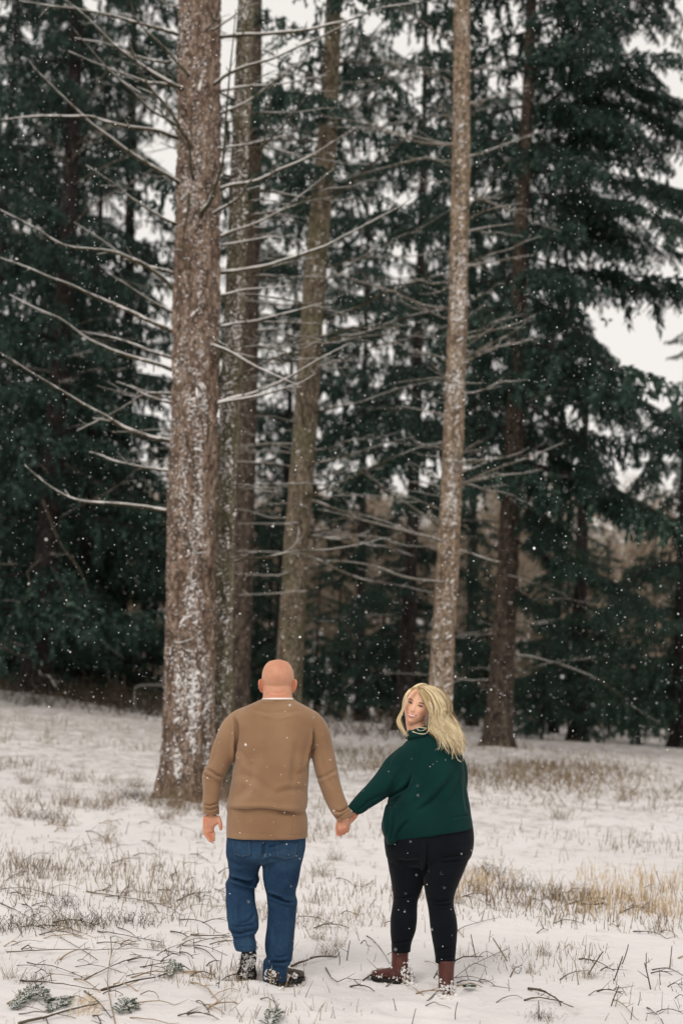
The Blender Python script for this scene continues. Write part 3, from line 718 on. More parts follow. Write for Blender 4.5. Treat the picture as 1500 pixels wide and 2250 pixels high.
for ln, w in (([(1150,560),(1250,590),(1350,610),(1430,625),(1500,625)], .55), ([(1140,740),(1230,800),(1320,850),(1400,880),(1480,930),(1500,990)], .7),
              ([(1145,880),(1230,940),(1290,980),(1320,1030)], .6), ([(1140,960),(1230,1010),(1310,1050),(1390,1095),(1460,1130),(1510,1150)], .65),
              ([(1150,440),(1250,430),(1350,440),(1450,470),(1510,500)], .8), ([(1155,330),(1260,300),(1360,290),(1450,330)], .75), ([(1158,260),(1250,190),(1340,150),(1410,140)], .7),
              ([(1160,140),(1250,70),(1350,30),(1440,20)], .8), ([(1150,650),(1230,690),(1290,760)], .6), ([(1130,1100),(1200,1160),(1260,1250)], .7), ([(1160,380),(1300,375),(1420,400),(1510,425)], .8), ([(1155,240),(1280,225),(1400,240),(1500,285)], .85), ([(1160,500),(1280,500),(1400,525),(1500,560)], .6), ([(1163,180),(1300,170),(1400,190),(1480,230)], .8), ([(1165,10),(1300,-20),(1440,-20)], .9), ([(1125,1010),(1180,1090),(1200,1180)], .6), ([(1120,1180),(1210,1230),(1330,1270),(1420,1330)], .5), ([(1500,1230),(1400,1260),(1350,1330)], .5), ([(1110,1290),(1180,1330),(1230,1420)], .5), ([(1500,880),(1470,930),(1445,1000),(1430,1060)], .7)):
    traced_bough(t7, ln, 27, 27 + g.uniform(-2.2, 0.5), w)
t5 = TT['T5'][0]
for ln, w in (([(908,1000),(850,1015),(790,1055),(740,1110)], .8), ([(905,1120),(860,1145),(800,1200),(770,1250)], .8), ([(902,1060),(960,1085),(1040,1140)], .8), ([(900,1250),(840,1285),(770,1350)], .7), ([(912,880),(830,885),(760,920),(720,970)], .8),
              ([(900,1300),(950,1340),(1010,1400)], .6), ([(912,940),(980,960),(1060,1010)], .7), ([(900,1190),(960,1215),(1040,1270)], .6), ([(895,1380),(840,1410),(790,1470)], .6)):
    traced_bough(t5, ln, 33, 33 + g.uniform(-2, 1.5), w, dens=.8)
# spruces behind the clearing: each its own trunk and crown
g = np.random.default_rng(5)
def back_spruce(px, Y, ci, rot, s, label, group, small=False):
    x = float(at(px, 1560, Y)[0]); z = float(zg(x, Y)); t = empty('spruce_tree', (x, Y, z), label, 'tree', group)
    key = ('st' if small else 'bt'); h = 9 if small else 21
    if key not in TM:
        mb = MB(); P = np.array([(0, 0, -.3), (0.02, 0, h * .3), (0, .03, h * .6), (0, 0, h)]); P = resample(P, 16)
        mb.tube(P, np.interp(np.linspace(0, 1, 16), [0, .05, 1], [.24 if not small else .10, .18 if not small else .07, .02]), 10)
        me = mb.mesh('trunk'); me.materials.append(M_BARKD); TM[key] = me
    o = link('trunk', TM[key], t); o.matrix_parent_inverse = Matrix.Identity(4)
    c = link('crown', (SMALL if small else BIG)[ci], t); c.matrix_parent_inverse = Matrix.Identity(4)
    t.rotation_euler = (0, R(1), rot); t.scale = (s, s, s)
TM = {}
for (px, Y, ci, s) in ((-60, 37, 2, 1.05), (40, 46, 0, 1.1), (180, 38, 2, 1.0), (120, 54, 2, 1.2), (-150, 48, 0, 1.1)):
    back_spruce(px, Y, ci, g.uniform(0, 6), s, 'dense dark spruce in the wood left of the nearest trunk', 'dense spruces behind the left side')
for (px, Y, ci, s, lb) in ((790, 47, 3, 1.0, 'high-crowned dark spruce behind, midway between the leaning trunk and the pale trunk'), (1040, 50, 3, 1.0, 'high-crowned dark spruce behind, between the pale trunk and the reddish trunk'),
                       (600, 52, 1, 1.05, 'high-crowned dark spruce behind, between the nearest trunk and the leaning trunk'), (480, 60, 3, 1.1, 'far dark spruce showing just right of the nearest trunk')):
    back_spruce(px, Y, ci, g.uniform(0, 6), s, lb, 'spruces behind the middle trunks')
for (px, Y, ci, s, lb) in ((1215, 46, 3, .95, 'drooping dark spruce right behind the reddish trunk\'s boughs'), (1120, 60, 3, 1.15, 'farthest dark spruce behind the reddish trunk')):
    back_spruce(px, Y, ci, g.uniform(0, 6), s, lb, 'spruces behind the right side')
for (px, Y, s) in ((590, 46, .75), (690, 44, .55), (745, 52, .9), (835, 44, .6), (865, 54, .95), (1025, 48, .8), (1065, 42, .6), (1190, 36, .5), (1250, 44, .8), (1335, 49, .8), (1400, 42, .7), (560, 55, .9), (1440, 48, .8), (1560, 42, .9), (930, 54, .8), (330, 38, .6), (190, 40, .6), (20, 41, .6)):
    back_spruce(px, Y, int(g.integers(3)), g.uniform(0, 6), s * g.uniform(.85, 1.15), 'young blue-green spruce at the back edge of the clearing', 'young spruces at the back of the clearing', True)
# bare brown trees on the far side
def bare_tree(seed):
    g = np.random.default_rng(seed); mb = MB()
    def rec(p, d, L, r, dep):
        n = 5; t = np.linspace(0, 1, n)[:, None]; cur = g.normal(0, .18, 3); cur[2] = abs(cur[2]) * .4
        Q = p + d * L * t + cur * L * t ** 2 * .5; mb.tube(Q, np.linspace(r, r * .6, n), 5 if dep < 2 else 3, cap=False, col=.3)
        if dep >= 5: return
        for k in range(3 if dep else 6):
            i = g.integers(2, n) if dep else min(n - 1, 2 + k % 3); e = Q[-1] - Q[0]; e = e / np.linalg.norm(e); nd = e * g.uniform(.5, 1) + g.normal(0, .55, 3); nd[2] += .15; nd /= np.linalg.norm(nd)
            rec(Q[i], nd, L * g.uniform(.5, .78), r * .55, dep + 1)
        if dep >= 3:
            m = 15; P = Q[g.integers(1, n, m)] + g.normal(0, .12, (m, 3)); D = d + g.normal(0, .8, (m, 3)); V, F, C = leaves(P, D, g.uniform(.3, .8, m), g.uniform(.012, .034, m), g, g.uniform(0, 1, m)); mb.add(V, F, 0, C)
    rec(np.array((0, 0, -.3)), np.array((0, 0, 1.)), 5.5, .16, 0)
    me = mb.mesh('tree'); me.materials.append(M_BROWNW); return me
BARE = [bare_tree(k) for k in (1, 2, 3)]
for k in range(64):
    px = -250 + 2100 * (k + g.uniform(-.4, .4)) / 64; Y = g.uniform(58, 92); x = float(at(px, 1560, Y)[0])
    o = link('bare_tree', BARE[k % 3], None, label='leafless brown tree in the woodland beyond the clearing', category='tree', group='leafless trees beyond the clearing')
    s = g.uniform(.8, 1.25) * Y / 75; o.location = (x, Y, float(zg(x, Y)) - .2); o.rotation_euler = (0, 0, g.uniform(0, 6.28)); o.scale = (s * 1.25, s * 1.25, s)
# ------------------------------------------------------------------ people
YM = 7.95
def hl(rows, dy=0.0, n=36, expo=2.3, Y=YM):
    """closed loft from horizontal rows (px left, px right, py, depth offset m, half depth m)"""
    V = []; th = np.arange(n) / n * 2 * np.pi
    for (xl, xr, py, d, hd) in rows:
        c = at((xl + xr) / 2, py, Y + d + dy); r = (xr - xl) / 2 * (Y + d + dy) / FPX
        cx = np.sign(np.cos(th)) * np.abs(np.cos(th)) ** (2 / expo); cy = np.sign(np.sin(th)) * np.abs(np.sin(th)) ** (2 / expo)
        sl = (at(xr, py, Y + d + dy)[2] - at(xl, py, Y + d + dy)[2]) / 2
        V.append(np.stack([c[0] + r * cx, c[1] + hd * cy, c[2] + sl * cx], 1))
    m = len(V); V = np.concatenate(V); i = np.arange(m - 1)[:, None] * n; j = np.arange(n)[None]; k = (j + 1) % n
    F = np.stack([i + j, i + k, i + k + n, i + j + n], -1).reshape(-1, 4)
    return V, [F, np.array([np.arange(n)[::-1], np.arange(n) + (m - 1) * n])]
def rows_i(rows, n):
    return resample(np.array(rows, float), n)
def limb(pts, n=20, Y=YM, sides=20, flat=1.0, ends=(0, -1)):
    """pts (px,py,dy,radius px)"""
    q = resample(np.array(pts, float), n); P = np.array([at(a, b, Y + d) for a, b, d, r in q]); rad = q[:, 3] * Y / FPX
    V, (F, C) = tube(P, rad, sides, True, flat=flat, ref=np.array((0, 1., 0)) if abs(np.gradient(P, axis=0)[:, 1]).mean() < .02 else None)
    V2 = [V]; F2 = [F, C]
    for e in ends:                       # round ends
        b, T, Q = blob(P[e], (rad[e] * .97,) * 3, None, 12, 8); o = sum(len(x) for x in V2); V2.append(b); F2.append(T + o); F2.append(Q + o)
    return np.vstack(V2), F2
def ball(px, py, d, rx, ry=None, rz=None, Y=YM, ax=None):
    s = Y / FPX; V, T, Q = blob(at(px, py, Y + d), (rx * s, (ry or rx) * s, (rz or rx) * s), ax, 20, 14); return V, [T, Q]
def fobj(name, V, F, m, parent, tone=None, kind=None):
    mb = MB(); mb.add(V, F, 0, tone); return mb.obj(name, m, parent, kind=kind)
def fingers(chains, Y=YM, n=8):
    return [limb(c, n=n, Y=Y, sides=10) for c in chains]
def wrinkle(V, N, amp, f, seed):
    a = snoise(V[:, 0] * f + V[:, 1] * f, V[:, 2] * f * 1.6, seed, octs=3)
    b = snoise(V[:, 0] * f * .9 - V[:, 1] * f * .5 + V[:, 2] * f * .55, V[:, 2] * f * .5 - V[:, 0] * f * .3, seed + 7, octs=2)
    q = a * .8 - np.abs(b) * 2.2 + .9; return V + N * (q * amp)[:, None]

# ============ the man
gm = at(612, 2160, YM)
MAN = empty('person', (gm[0], YM, float(zg(gm[0], YM))), 'bald man in a tan long-sleeved top and blue jeans walking away, holding the woman\'s hand', 'man')
hx = at(610, 1495, YM - .01)
def man_body():
    P = []
    # skull: rows give the outline seen from behind, deeper than wide
    P.append(hl(rows_i([(606,616,1449.3,.01,.012),(592,629,1453,.01,.045),(584,637,1460,.01,.072),(579,642,1469,.01,.088),(576,645,1480,.01,.097),(575.5,645.5,1491,.012,.100),
                        (576.5,644,1502,.02,.098),(578,643,1512,.03,.088),(580,641,1520,.045,.072),(586,634,1531,.07,.05),(597,622,1538,.08,.03)], 30), expo=2.05))
    P.append(hl(rows_i([(580,640,1496,.0,.064),(579,641,1508,.0,.068),(578,641.5,1520,-.004,.072),(577,642.5,1534,-.010,.076),(566,652,1546,-.01,.085),(540,676,1560,0,.09),(530,690,1600,0,.09)], 20), expo=2.1))
    P.append(ball(610, 1518, .105, 6, 8, 10)); P.append(ball(610, 1499, .115, 4, 7, 8)); P.append(ball(610, 1528, .09, 12, 8, 6))   # nose, brow, chin side
    for s in (-1, 1):       # ears: rim, bowl and lobe
        x = 571 if s < 0 else 649
        P.append(limb([(x + s * -3, 1496, .02, 2.2), (x + s * .2, 1494.5, .0, 2.4), (x + s * 1.6, 1500, -.012, 2.4), (x + s * 1.2, 1508, -.010, 2.3), (x - s * 1.5, 1515, .0, 2.4), (x - s * 4, 1520, .012, 2.6)], 14, sides=10))
        P.append(ball(x - s * 2.5, 1508, .008, 4.6, 6.5, 12.0))
    # torso, arms and legs under the clothes
    P.append(hl(rows_i([(560,660,1556,0,.07),(545,660,1590,0,.09),(530,662,1700,0,.11),(520,655,1800,0,.10),(518,652,1880,0,.09)], 14)))
    P.append(limb([(524,1600,0,12),(486,1680,-.02,13),(463,1745,-.01,12),(464,1788,-.02,9.5),(464,1800,-.025,10)]))
    P.append(limb([(688,1602,0,12),(716,1670,.0,13),(735,1740,-.03,12),(757,1790,-.05,9.5),(760,1800,-.05,10)]))
    P.append(limb([(542,1870,0,24),(534,1940,.035,20),(533,2030,-.05,17),(537,2062,-.075,15)]))
    P.append(limb([(625,1870,0,24),(618,1960,.02,20),(614,2060,0,17),(608,2120,-.01,15)]))
    # left hand, palm to the camera, thumb towards the leg
    P.append(hl(rows_i([(448,482,1792,-.025,.020),(446.5,484,1800,-.028,.021),(446,481,1808,-.030,.020),(446,472,1816,-.034,.018),(446.5,470,1823,-.038,.015),(448,468,1828,-.045,.011)], 16), expo=2.4))
    P.extend(fingers([[(479,1797,-.03,5.6),(483,1806,-.04,4.8),(485,1815,-.05,4.2),(485.3,1822,-.052,3.2)],
                      [(449.5,1822,-.036,3.7),(449.5,1829,-.05,3.5),(452,1835,-.065,3.2),(454.5,1839,-.072,2.5)],
                      [(455,1824,-.036,4.0),(455,1833,-.052,3.8),(458,1842,-.070,3.5),(461.5,1848,-.078,2.7)],
                      [(461,1824,-.034,4.1),(461.5,1834,-.045,3.9),(464,1844,-.062,3.5),(467,1851,-.070,2.7)],
                      [(466.5,1821,-.030,4.0),(468,1830,-.036,3.8),(469.5,1839,-.046,3.4),(470.5,1846,-.055,2.6)]]))
    # right hand: back of the hand to the camera, fingers folded round hers
    P.append(limb([(757,1796,-.055,12),(756,1804,-.06,12.5),(752,1813,-.062,11.5),(748,1821,-.06,9)], 10, flat=.55))
    P.extend(fingers([[(770,1797,-.045,6.2),(776,1797,-.03,5.0),(781,1794,-.015,4.0),(783,1791,-.005,3.2)],
                      [(761,1814,-.065,4.3),(763,1821,-.055,4.1),(762,1826,-.035,3.8),(757,1826,-.02,3.2)],
                      [(755,1818,-.068,4.4),(756,1826,-.058,4.2),(755,1831,-.038,3.8),(751,1830,-.02,3.2)],
                      [(750,1820,-.068,4.3),(749,1828,-.060,4.0),(748,1834,-.042,3.7),(745,1833,-.02,3.2)],
                      [(745,1820,-.064,4.0),(743,1827,-.058,3.7),(742,1832,-.042,3.4),(741,1832,-.022,3.0)]]))
    V, F = fuse(P, .0037, 2)
    px = proj(V); N = normals(V, F)
    # nape crease, palm lines
    V = crease(V, N, px, [(592,1521),(610,1523),(630,1520)], 2.2, .0016)
    for l in ([(449,1806),(456,1808),(464,1812)], [(449,1819),(456,1822),(466,1821)], [(472,1798),(466,1806),(466,1814)]): V = crease(V, N, px, l, .8, .0013)
    tone = np.full(len(V), .5)
    tone += .28 * np.exp(-((px[:, 0] - 610) / 26) ** 2 - ((px[:, 1] - 1527) / 11) ** 2)
    for ex in (570, 650): tone += .45 * np.exp(-((px[:, 0] - ex) / 7) ** 2 - ((px[:, 1] - 1507) / 14) ** 2)
    tone += .12 * np.exp(-((px[:, 0] - 604) / 30) ** 2 - ((px[:, 1] - 1472) / 22) ** 2)
    for hx_, hy_ in ((462, 1838), (484, 1818), (450, 1800), (750, 1830), (778, 1796)): tone += .35 * np.exp(-((px[:, 0] - hx_) / 10) ** 2 - ((px[:, 1] - hy_) / 12) ** 2)
    return fobj('body', V, F, M_SKIN_M, MAN, np.clip(tone, 0, 1))
man_body()
def man_shirt():
    P = []   # torso and sleeves are one knitted piece
    P.append(hl(rows_i([(574,646,1537,-.012,.080),(566,652,1541,-.010,.086),(546,668,1550,-.005,.098),(527,688,1561,0,.112),(513,700,1577,.0,.124),(508,700,1600,0,.134),(512,692,1625,.0,.142),
        (515,682,1650,0,.148),(514.5,678,1680,0,.152),(512,677,1708,0,.155),(507,675,1735,0,.160),(501.5,674,1760,-.004,.166),(498,672,1774,-.006,.166),(500,669,1781,-.002,.154),(500,671,1788,-.002,.152),
        (499,673,1800,-.002,.154),(498,674,1820,-.002,.154),(498,673,1838,-.002,.152),(498.5,672.5,1840,-.002,.150)], 60), expo=2.35))
    P.append(limb([(548,1572,0,22),(524,1588,0,27),(508,1612,-.005,29),(493,1645,-.014,26),(480,1680,-.02,23),(470,1702,-.015,22.5),(467,1712,-.012,22.5),(466,1730,-.018,20.5),(464,1750,-.022,19),(463,1764,-.022,19),(463,1771,-.024,18),(463.5,1776,-.024,19.3),(464,1781,-.025,18.4),(464,1791,-.026,18.8)], 54, sides=28, ends=(0,)))
    P.append(limb([(664,1573,0,22),(683,1588,0,26),(698,1612,0,26),(706,1640,0,24.5),(712,1670,-.005,24.5),(719,1700,-.015,24),(727,1730,-.028,22.5),(737,1757,-.04,21),(747,1778,-.05,20),(753,1786,-.052,17.5),(756,1791,-.054,18.5),(759,1800,-.056,18)], 50, sides=28, ends=(0,)))
    V, F = fuse(P, .0058, 4)
    V = trim(V)
    px = proj(V); N = normals(V, F)
    V = wrinkle(V, N, .0020, 10, 5)
    C = lambda *a, **k: crease(V, N, px, *a, **k)
    # belly roll above the hem, armpit folds, cuffs pushed up
    V = C([(497,1776),(530,1781),(580,1780),(630,1786),(672,1788)], 3.2, .013, side=1, ridge=.0)
    V = C([(497,1768),(530,1772),(580,1771),(630,1777),(672,1779)], 6, -.006, ridge=0)
    for l, w, a in (([(513,1570),(520,1600),(516,1640),(514,1690)], 2.6, .012), ([(520,1585),(523,1612),(518,1640)], 2.6, .006), ([(690,1600),(686,1630),(678,1660),(676,1690)], 2.6, .012),
                    ([(694,1640),(684,1652),(676,1656)], 2.4, .006), ([(515,1640),(540,1665),(552,1690)], 6, .004), ([(516,1700),(560,1712),(600,1745)], 8, .005), ([(506,1760),(545,1725),(560,1650)], 9, .006),
                    ([(676,1690),(650,1700),(640,1660)], 7, .004), ([(652,1620),(648,1680),(640,1740)], 7, .004), ([(672,1740),(640,1735),(600,1745)], 6, .004),
                    ([(448,1688),(462,1694),(478,1704),(492,1706)], 3, .009), ([(446,1702),(456,1706),(470,1712)], 2.4, .005), ([(446,1768),(462,1770),(481,1765)], 1.8, .007), ([(445,1776),(462,1780),(482,1773)], 1.8, .006),
                    ([(730,1781),(748,1784),(768,1772)], 2.2, .008), ([(738,1798),(752,1790),(768,1780)], 1.8, .005), ([(735,1790),(745,1799),(752,1800)], 1.6, .004), ([(694,1711),(712,1706),(740,1690)], 3.5, .005), ([(708,1660),(716,1700),(736,1740)], 5, .004),
                    ([(540,1556),(600,1566),(670,1560)], 4, .0022), ([(480,1620),(470,1660),(452,1690)], 6, .004), ([(575,1566),(610,1574),(650,1566)], 3, .0016)):
        V = C(l, w, a)
    # stitched seams
    for l in ([(563,1543),(590,1546),(625,1547),(648,1544)], [(500,1829),(560,1832),(620,1834),(672,1836)], [(538,1790),(538,1836)], [(645,1793),(643,1838)]): V = C(l, .9, .0022, ridge=0)
    return fobj('shirt', V, F, M_SHIRT, MAN)
def trim(V): return V
man_shirt()
def collar_ring(name, m, y0, y1, x0, x1, d, hd, thick, parent, sag):
    th = np.linspace(0, 2 * np.pi, 49); P = []
    cx, rx = (x0 + x1) / 2, (x1 - x0) / 2
    for t in th:
        P.append(at(cx + rx * math.cos(t), y0 + (y1 - y0) * .5 * (1 - math.cos(t)) + sag * math.sin(t) * -1, YM + d + hd * math.sin(t)))
    mb = MB(); mb.tube(np.array(P), thick, 8, cap=False); return mb.obj(name, m, parent)
collar_ring('neckband', M_SHIRT, 1540, 1540.5, 572, 648, -.011, .084, .0058, MAN, -1)
collar_ring('undershirt_collar', M_TEE, 1536.5, 1537, 577, 642.5, -.012, .0755, .0055, MAN, -1.2)

def man_jeans():
    P = []; L = []; 
    P.append(hl(rows_i([(504,668,1800,0,.128),(501,669,1825,0,.130),(499.5,669,1845,0,.132),(498.5,668,1865,-.004,.136),(500,664,1882,-.006,.132),(505,660,1895,0,.10)], 22), expo=2.4))
    P.append(hl(rows_i([(500,582,1862,0,.115),(500.5,579,1882,0,.115),(502.5,575,1895,.01,.108),(504,570,1908,.022,.100),(504,567,1922,.034,.094),(500,569,1933,.042,.092),(497,566,1941,.046,.088),(498,560,1950,.040,.082),(499.5,559.5,1965,.025,.08),
        (500,560,1985,.0,.078),(501,564,2005,-.025,.076),(502,567,2025,-.05,.076),(503.5,567.5,2040,-.062,.076),(508,563,2048,-.066,.070),(512,558.5,2055,-.07,.066),(513,561,2067,-.078,.068),(515,562,2078,-.084,.068),(519,561,2088,-.088,.066)], 60), expo=2.3))
    P.append(hl(rows_i([(577,668,1862,0,.118),(578.5,666,1880,0,.118),(579,661,1900,0,.112),(579.5,657,1920,.004,.104),(580,653.5,1940,.01,.098),(584,650,1955,.018,.092),(587,648.5,1967,.022,.088),(588,651.5,1980,.014,.088),(589,650,1995,.008,.085),
        (588,649,2015,.0,.082),(586.5,647.5,2035,-.004,.080),(584,645.5,2055,-.006,.078),(583,644,2072,-.006,.078),(585,642.5,2090,-.006,.077),(588,641,2103,-.008,.076),(582,641,2110,-.010,.078),(580.5,634,2118,-.012,.076),(580,632,2135,-.012,.076),(579.5,630.5,2147,-.012,.075),(580,631,2156,-.012,.073)], 64), expo=2.3))
    V, F = fuse(P, .0055, 3)
    px = proj(V); N = normals(V, F)
    V = wrinkle(V, N, .0030, 13, 15)
    C = lambda *a, **k: crease(V, N, px, *a, **k)
    for l, w, a in (([(579,1846),(579,1866),(578,1886)], 3, .010), ([(503,1928),(525,1934),(548,1943),(563,1937)], 2.8, .014), ([(500,1922),(520,1926),(545,1932),(565,1927)], 3, -.006), ([(590,1965),(605,1972),(628,1981),(650,1983)], 2.6, .013), ([(586,1958),(600,1962),(625,1972)], 3, -.006),
                    ([(505,2034),(520,2036),(545,2033),(565,2030)], 2.4, .007), ([(508,2048),(525,2052),(548,2046),(566,2044)], 2.4, .009), ([(560,2006),(545,2024),(520,2030)], 3, .005), ([(583,2112),(600,2114),(620,2115),(640,2111)], 2.4, .012),
                    ([(600,2100),(612,2104),(634,2100)], 2.2, .005), ([(585,1862),(605,1858),(625,1850)], 2.6, .007), ([(580,1895),(595,1888),(610,1890)], 3, .005), ([(640,1990),(644,2040),(641,2090)], 4, .005), ([(505,1960),(510,2000),(508,2030)], 4, .004),
                    ([(578,1888),(590,1905),(588,1940)], 4, .005), ([(598,2030),(606,2070),(600,2100)], 4, .004), ([(530,1985),(526,2010),(534,2030)], 4, .004), ([(505,1890),(520,1900),(540,1900)], 4, .003)):
        V = C(l, w, a)
    for l in ([(580,2146),(600,2149),(631,2146)], [(518,2081),(540,2082),(561,2080)]): V = C(l, .9, .0025, ridge=0)
    jo = fobj('jeans', V, F, M_DENIM, MAN)
    return jo, BVHTree.FromPolygons([tuple(v) for v in V], [tuple(f) for f in F])
JEANS, JB = man_jeans()
def patch(bvh, quad, nu, nv, off, name, m, parent, notch=0, thread=True):
    """a sewn-on panel laid over the cloth; quad = 4 pixel corners (tl,tr,br,bl)"""
    tl, tr, br, bl = [np.array(q, float) for q in quad]; G = []
    for j in range(nv):
        v = j / (nv - 1)
        for i in range(nu):
            u = i / (nu - 1); p = (tl * (1 - u) + tr * u) * (1 - v) + (bl * (1 - u) + br * u) * v
            p = p + np.array((0, notch * (1 - abs(2 * u - 1)) * v))
            d = Vector(ray(*p)).normalized(); h = bvh.ray_cast(Vector(CAM), d)
            G.append(np.array(h[0]) - np.array(d) * off if h[0] is not None else at(p[0], p[1], YM - .1))
    G = np.array(G); i = (np.arange(nv - 1)[:, None] * nu + np.arange(nu - 1)[None]).ravel(); F = np.stack([i, i + 1, i + nu + 1, i + nu], -1)
    B = G + np.array((0, .012, 0)); n = len(G); mb = MB(); mb.add(G, F[:, ::-1])
    edge = [k for k in range(nu)] + [nu * (r + 1) - 1 for r in range(1, nv)] + [nu * nv - 1 - k for k in range(1, nu)] + [nu * (nv - 1 - r) for r in range(1, nv - 1)]
    ef = np.array([(edge[k], edge[(k + 1) % len(edge)], edge[(k + 1) % len(edge)] + n, edge[k] + n) for k in range(len(edge))])
    mb.v[-1] = np.vstack([G, B]); mb.c[-1] = np.full(2 * n, .5); mb.n = 2 * n; mb.f.append(ef); mb.m.append(np.zeros(len(ef), int))
    o = mb.obj(name, m, parent)
    if thread:
        loop = G.reshape(nv, nu, 3); path = np.vstack([loop[:, 1], loop[-2, 2:-2], loop[::-1, -2]]) - np.array((0, .0012, 0))
        t = MB(); t.tube(path, .0009, 4); t.obj('stitching', M_THREAD, o)
    return o
patch(JB, ((507,1847),(551,1847),(553,1880),(512,1878)), 12, 10, .003, 'back_pocket', M_DENIM, MAN, notch=7)
patch(JB, ((603,1849),(657,1851),(650,1884),(606,1882)), 12, 10, .003, 'back_pocket', M_DENIM, MAN, notch=9)

def shoe(parent, heel, yaw, pitch, roll, L, m, name, snow_n=0, H=.075, W=.052, boot=None, seed=0, shaft=.09):
    """lofted shoe; local x = towards the toe, z up; heel = world point of the sole under the heel"""
    g = np.random.default_rng(seed); n = 18; t = np.linspace(0, 1, n); k = 20; th = np.arange(k) / k * 2 * np.pi
    w = W * np.interp(t, [0, .06, .2, .45, .7, .88, .97, 1], [.45, .68, .74, .70, 1, .86, .52, .2])
    h = H * np.interp(t, [0, .08, .2, .4, .6, .8, .94, 1], [.80, 1.0, 1.05, .98, .74, .55, .42, .22])
    def ring(x, w, z0, z1, e=2.6):
        c, s = np.cos(th), np.sin(th); return np.stack([np.full(k, x), w * np.sign(c) * np.abs(c) ** (2 / e), (z0 + z1) / 2 + (z1 - z0) / 2 * np.sign(s) * np.abs(s) ** (2 / e)], 1)
    def loft(rs):
        V = np.concatenate(rs); m_ = len(rs); i = np.arange(m_ - 1)[:, None] * k; j = np.arange(k)[None]; q = (j + 1) % k
        return V, [np.stack([i + j, i + q, i + q + k, i + j + k], -1).reshape(-1, 4), np.array([np.arange(k)[::-1], np.arange(k) + (m_ - 1) * k])]
    up = loft([ring(t[i] * L, w[i], .018, .022 + h[i]) for i in range(n)])
    pieces = [up]
    if boot:   # ankle shaft
        zz = np.linspace(.05, boot, 9); sh = []
        for z in zz: 
            f = (z - .05) / (boot - .05); rx = .052 - .004 * math.sin(f * 3.1); ry = .044 - .004 * math.sin(f * 3.1) + .003 * f
            sh.append(np.stack([.062 + rx * np.cos(th), ry * np.sin(th), np.full(k, z)], 1))
        pieces.append(loft(sh))
    else:
        pieces.append(loft([np.stack([.065 + .045 * np.cos(th), .038 * np.sin(th), np.full(k, z)], 1) for z in np.linspace(.05, shaft, 5)]))
    ux, uf = fuse(pieces, .0045, 2)
    so = loft([ring(t[i] * L * 1.02 - .01 * L, w[i] * 1.06 + .002, 0.0 if t[i] < .32 or t[i] > .42 else .004, .026, 4) for i in range(n)])
    Rm = Matrix.Rotation(yaw, 3, 'Z') @ Matrix.Rotation(pitch, 3, 'Y') @ Matrix.Rotation(roll, 3, 'X'); Rm = np.array(Rm)
    X = lambda v: v @ Rm.T + np.array(heel)
    o = fobj(name, X(ux), uf, m, parent)
    mb = MB(); mb.add(X(so[0]), so[1][0]); mb.f.append(so[1][1]); mb.m.append(np.zeros(2, int)); mb.obj('sole', M_SOLE, o)
    if snow_n:
        s = MB(); 
        for q in range(snow_n):
            tt = g.beta(.8, 1.8); a = g.uniform(-.4, 3.5); ww = np.interp(tt, t, w); hh = np.interp(tt, t, h)
            z = .02 + g.beta(1, 2.2) * (hh + (boot or .0) * .25 * (tt < .4)); y = ww * g.choice([-1, 1]) * .98 if g.random() < .6 else g.uniform(-1, 1) * ww; x = tt * L
            if g.random() < (.45 if pitch < .5 else .15): x = -.001 + g.uniform(0, .01); y = g.uniform(-1, 1) * .036; z = g.uniform(.005, .085)
            if pitch > .5 and g.random() < .5: x = g.uniform(.02, .9) * L; y = g.uniform(-.9, .9) * np.interp(x / L, t, w); z = -.002
            r = g.lognormal(-5.75, .5); q0 = X(np.array([[x, y, z]]))[0]
            for w_ in range(3): add_blob(s, q0 + g.normal(0, r * .8, 3), (r * g.uniform(.6, 1.5), r * g.uniform(.6, 1.3), r * g.uniform(.4, 1)), np.linalg.qr(g.normal(0, 1, (3, 3)))[0], 5, 3)
        s.obj('stuck_snow', M_SNOWCAP, o, kind='stuff')
    return o
zz = lambda x, y: float(zg(x, y))
p = at(592, 2158, 7.86); shoe(MAN, (p[0], p[1], zz(p[0], p[1]) + .006), R(55), 0, 0, .29, M_SHOE, 'shoe', 110, seed=1)
p = at(541, 2102, 7.875); shoe(MAN, (p[0] + .018, p[1] - .02, p[2] + .02), R(97), R(46), 0, .29, M_SHOE, 'shoe', 260, seed=2, shaft=.17)

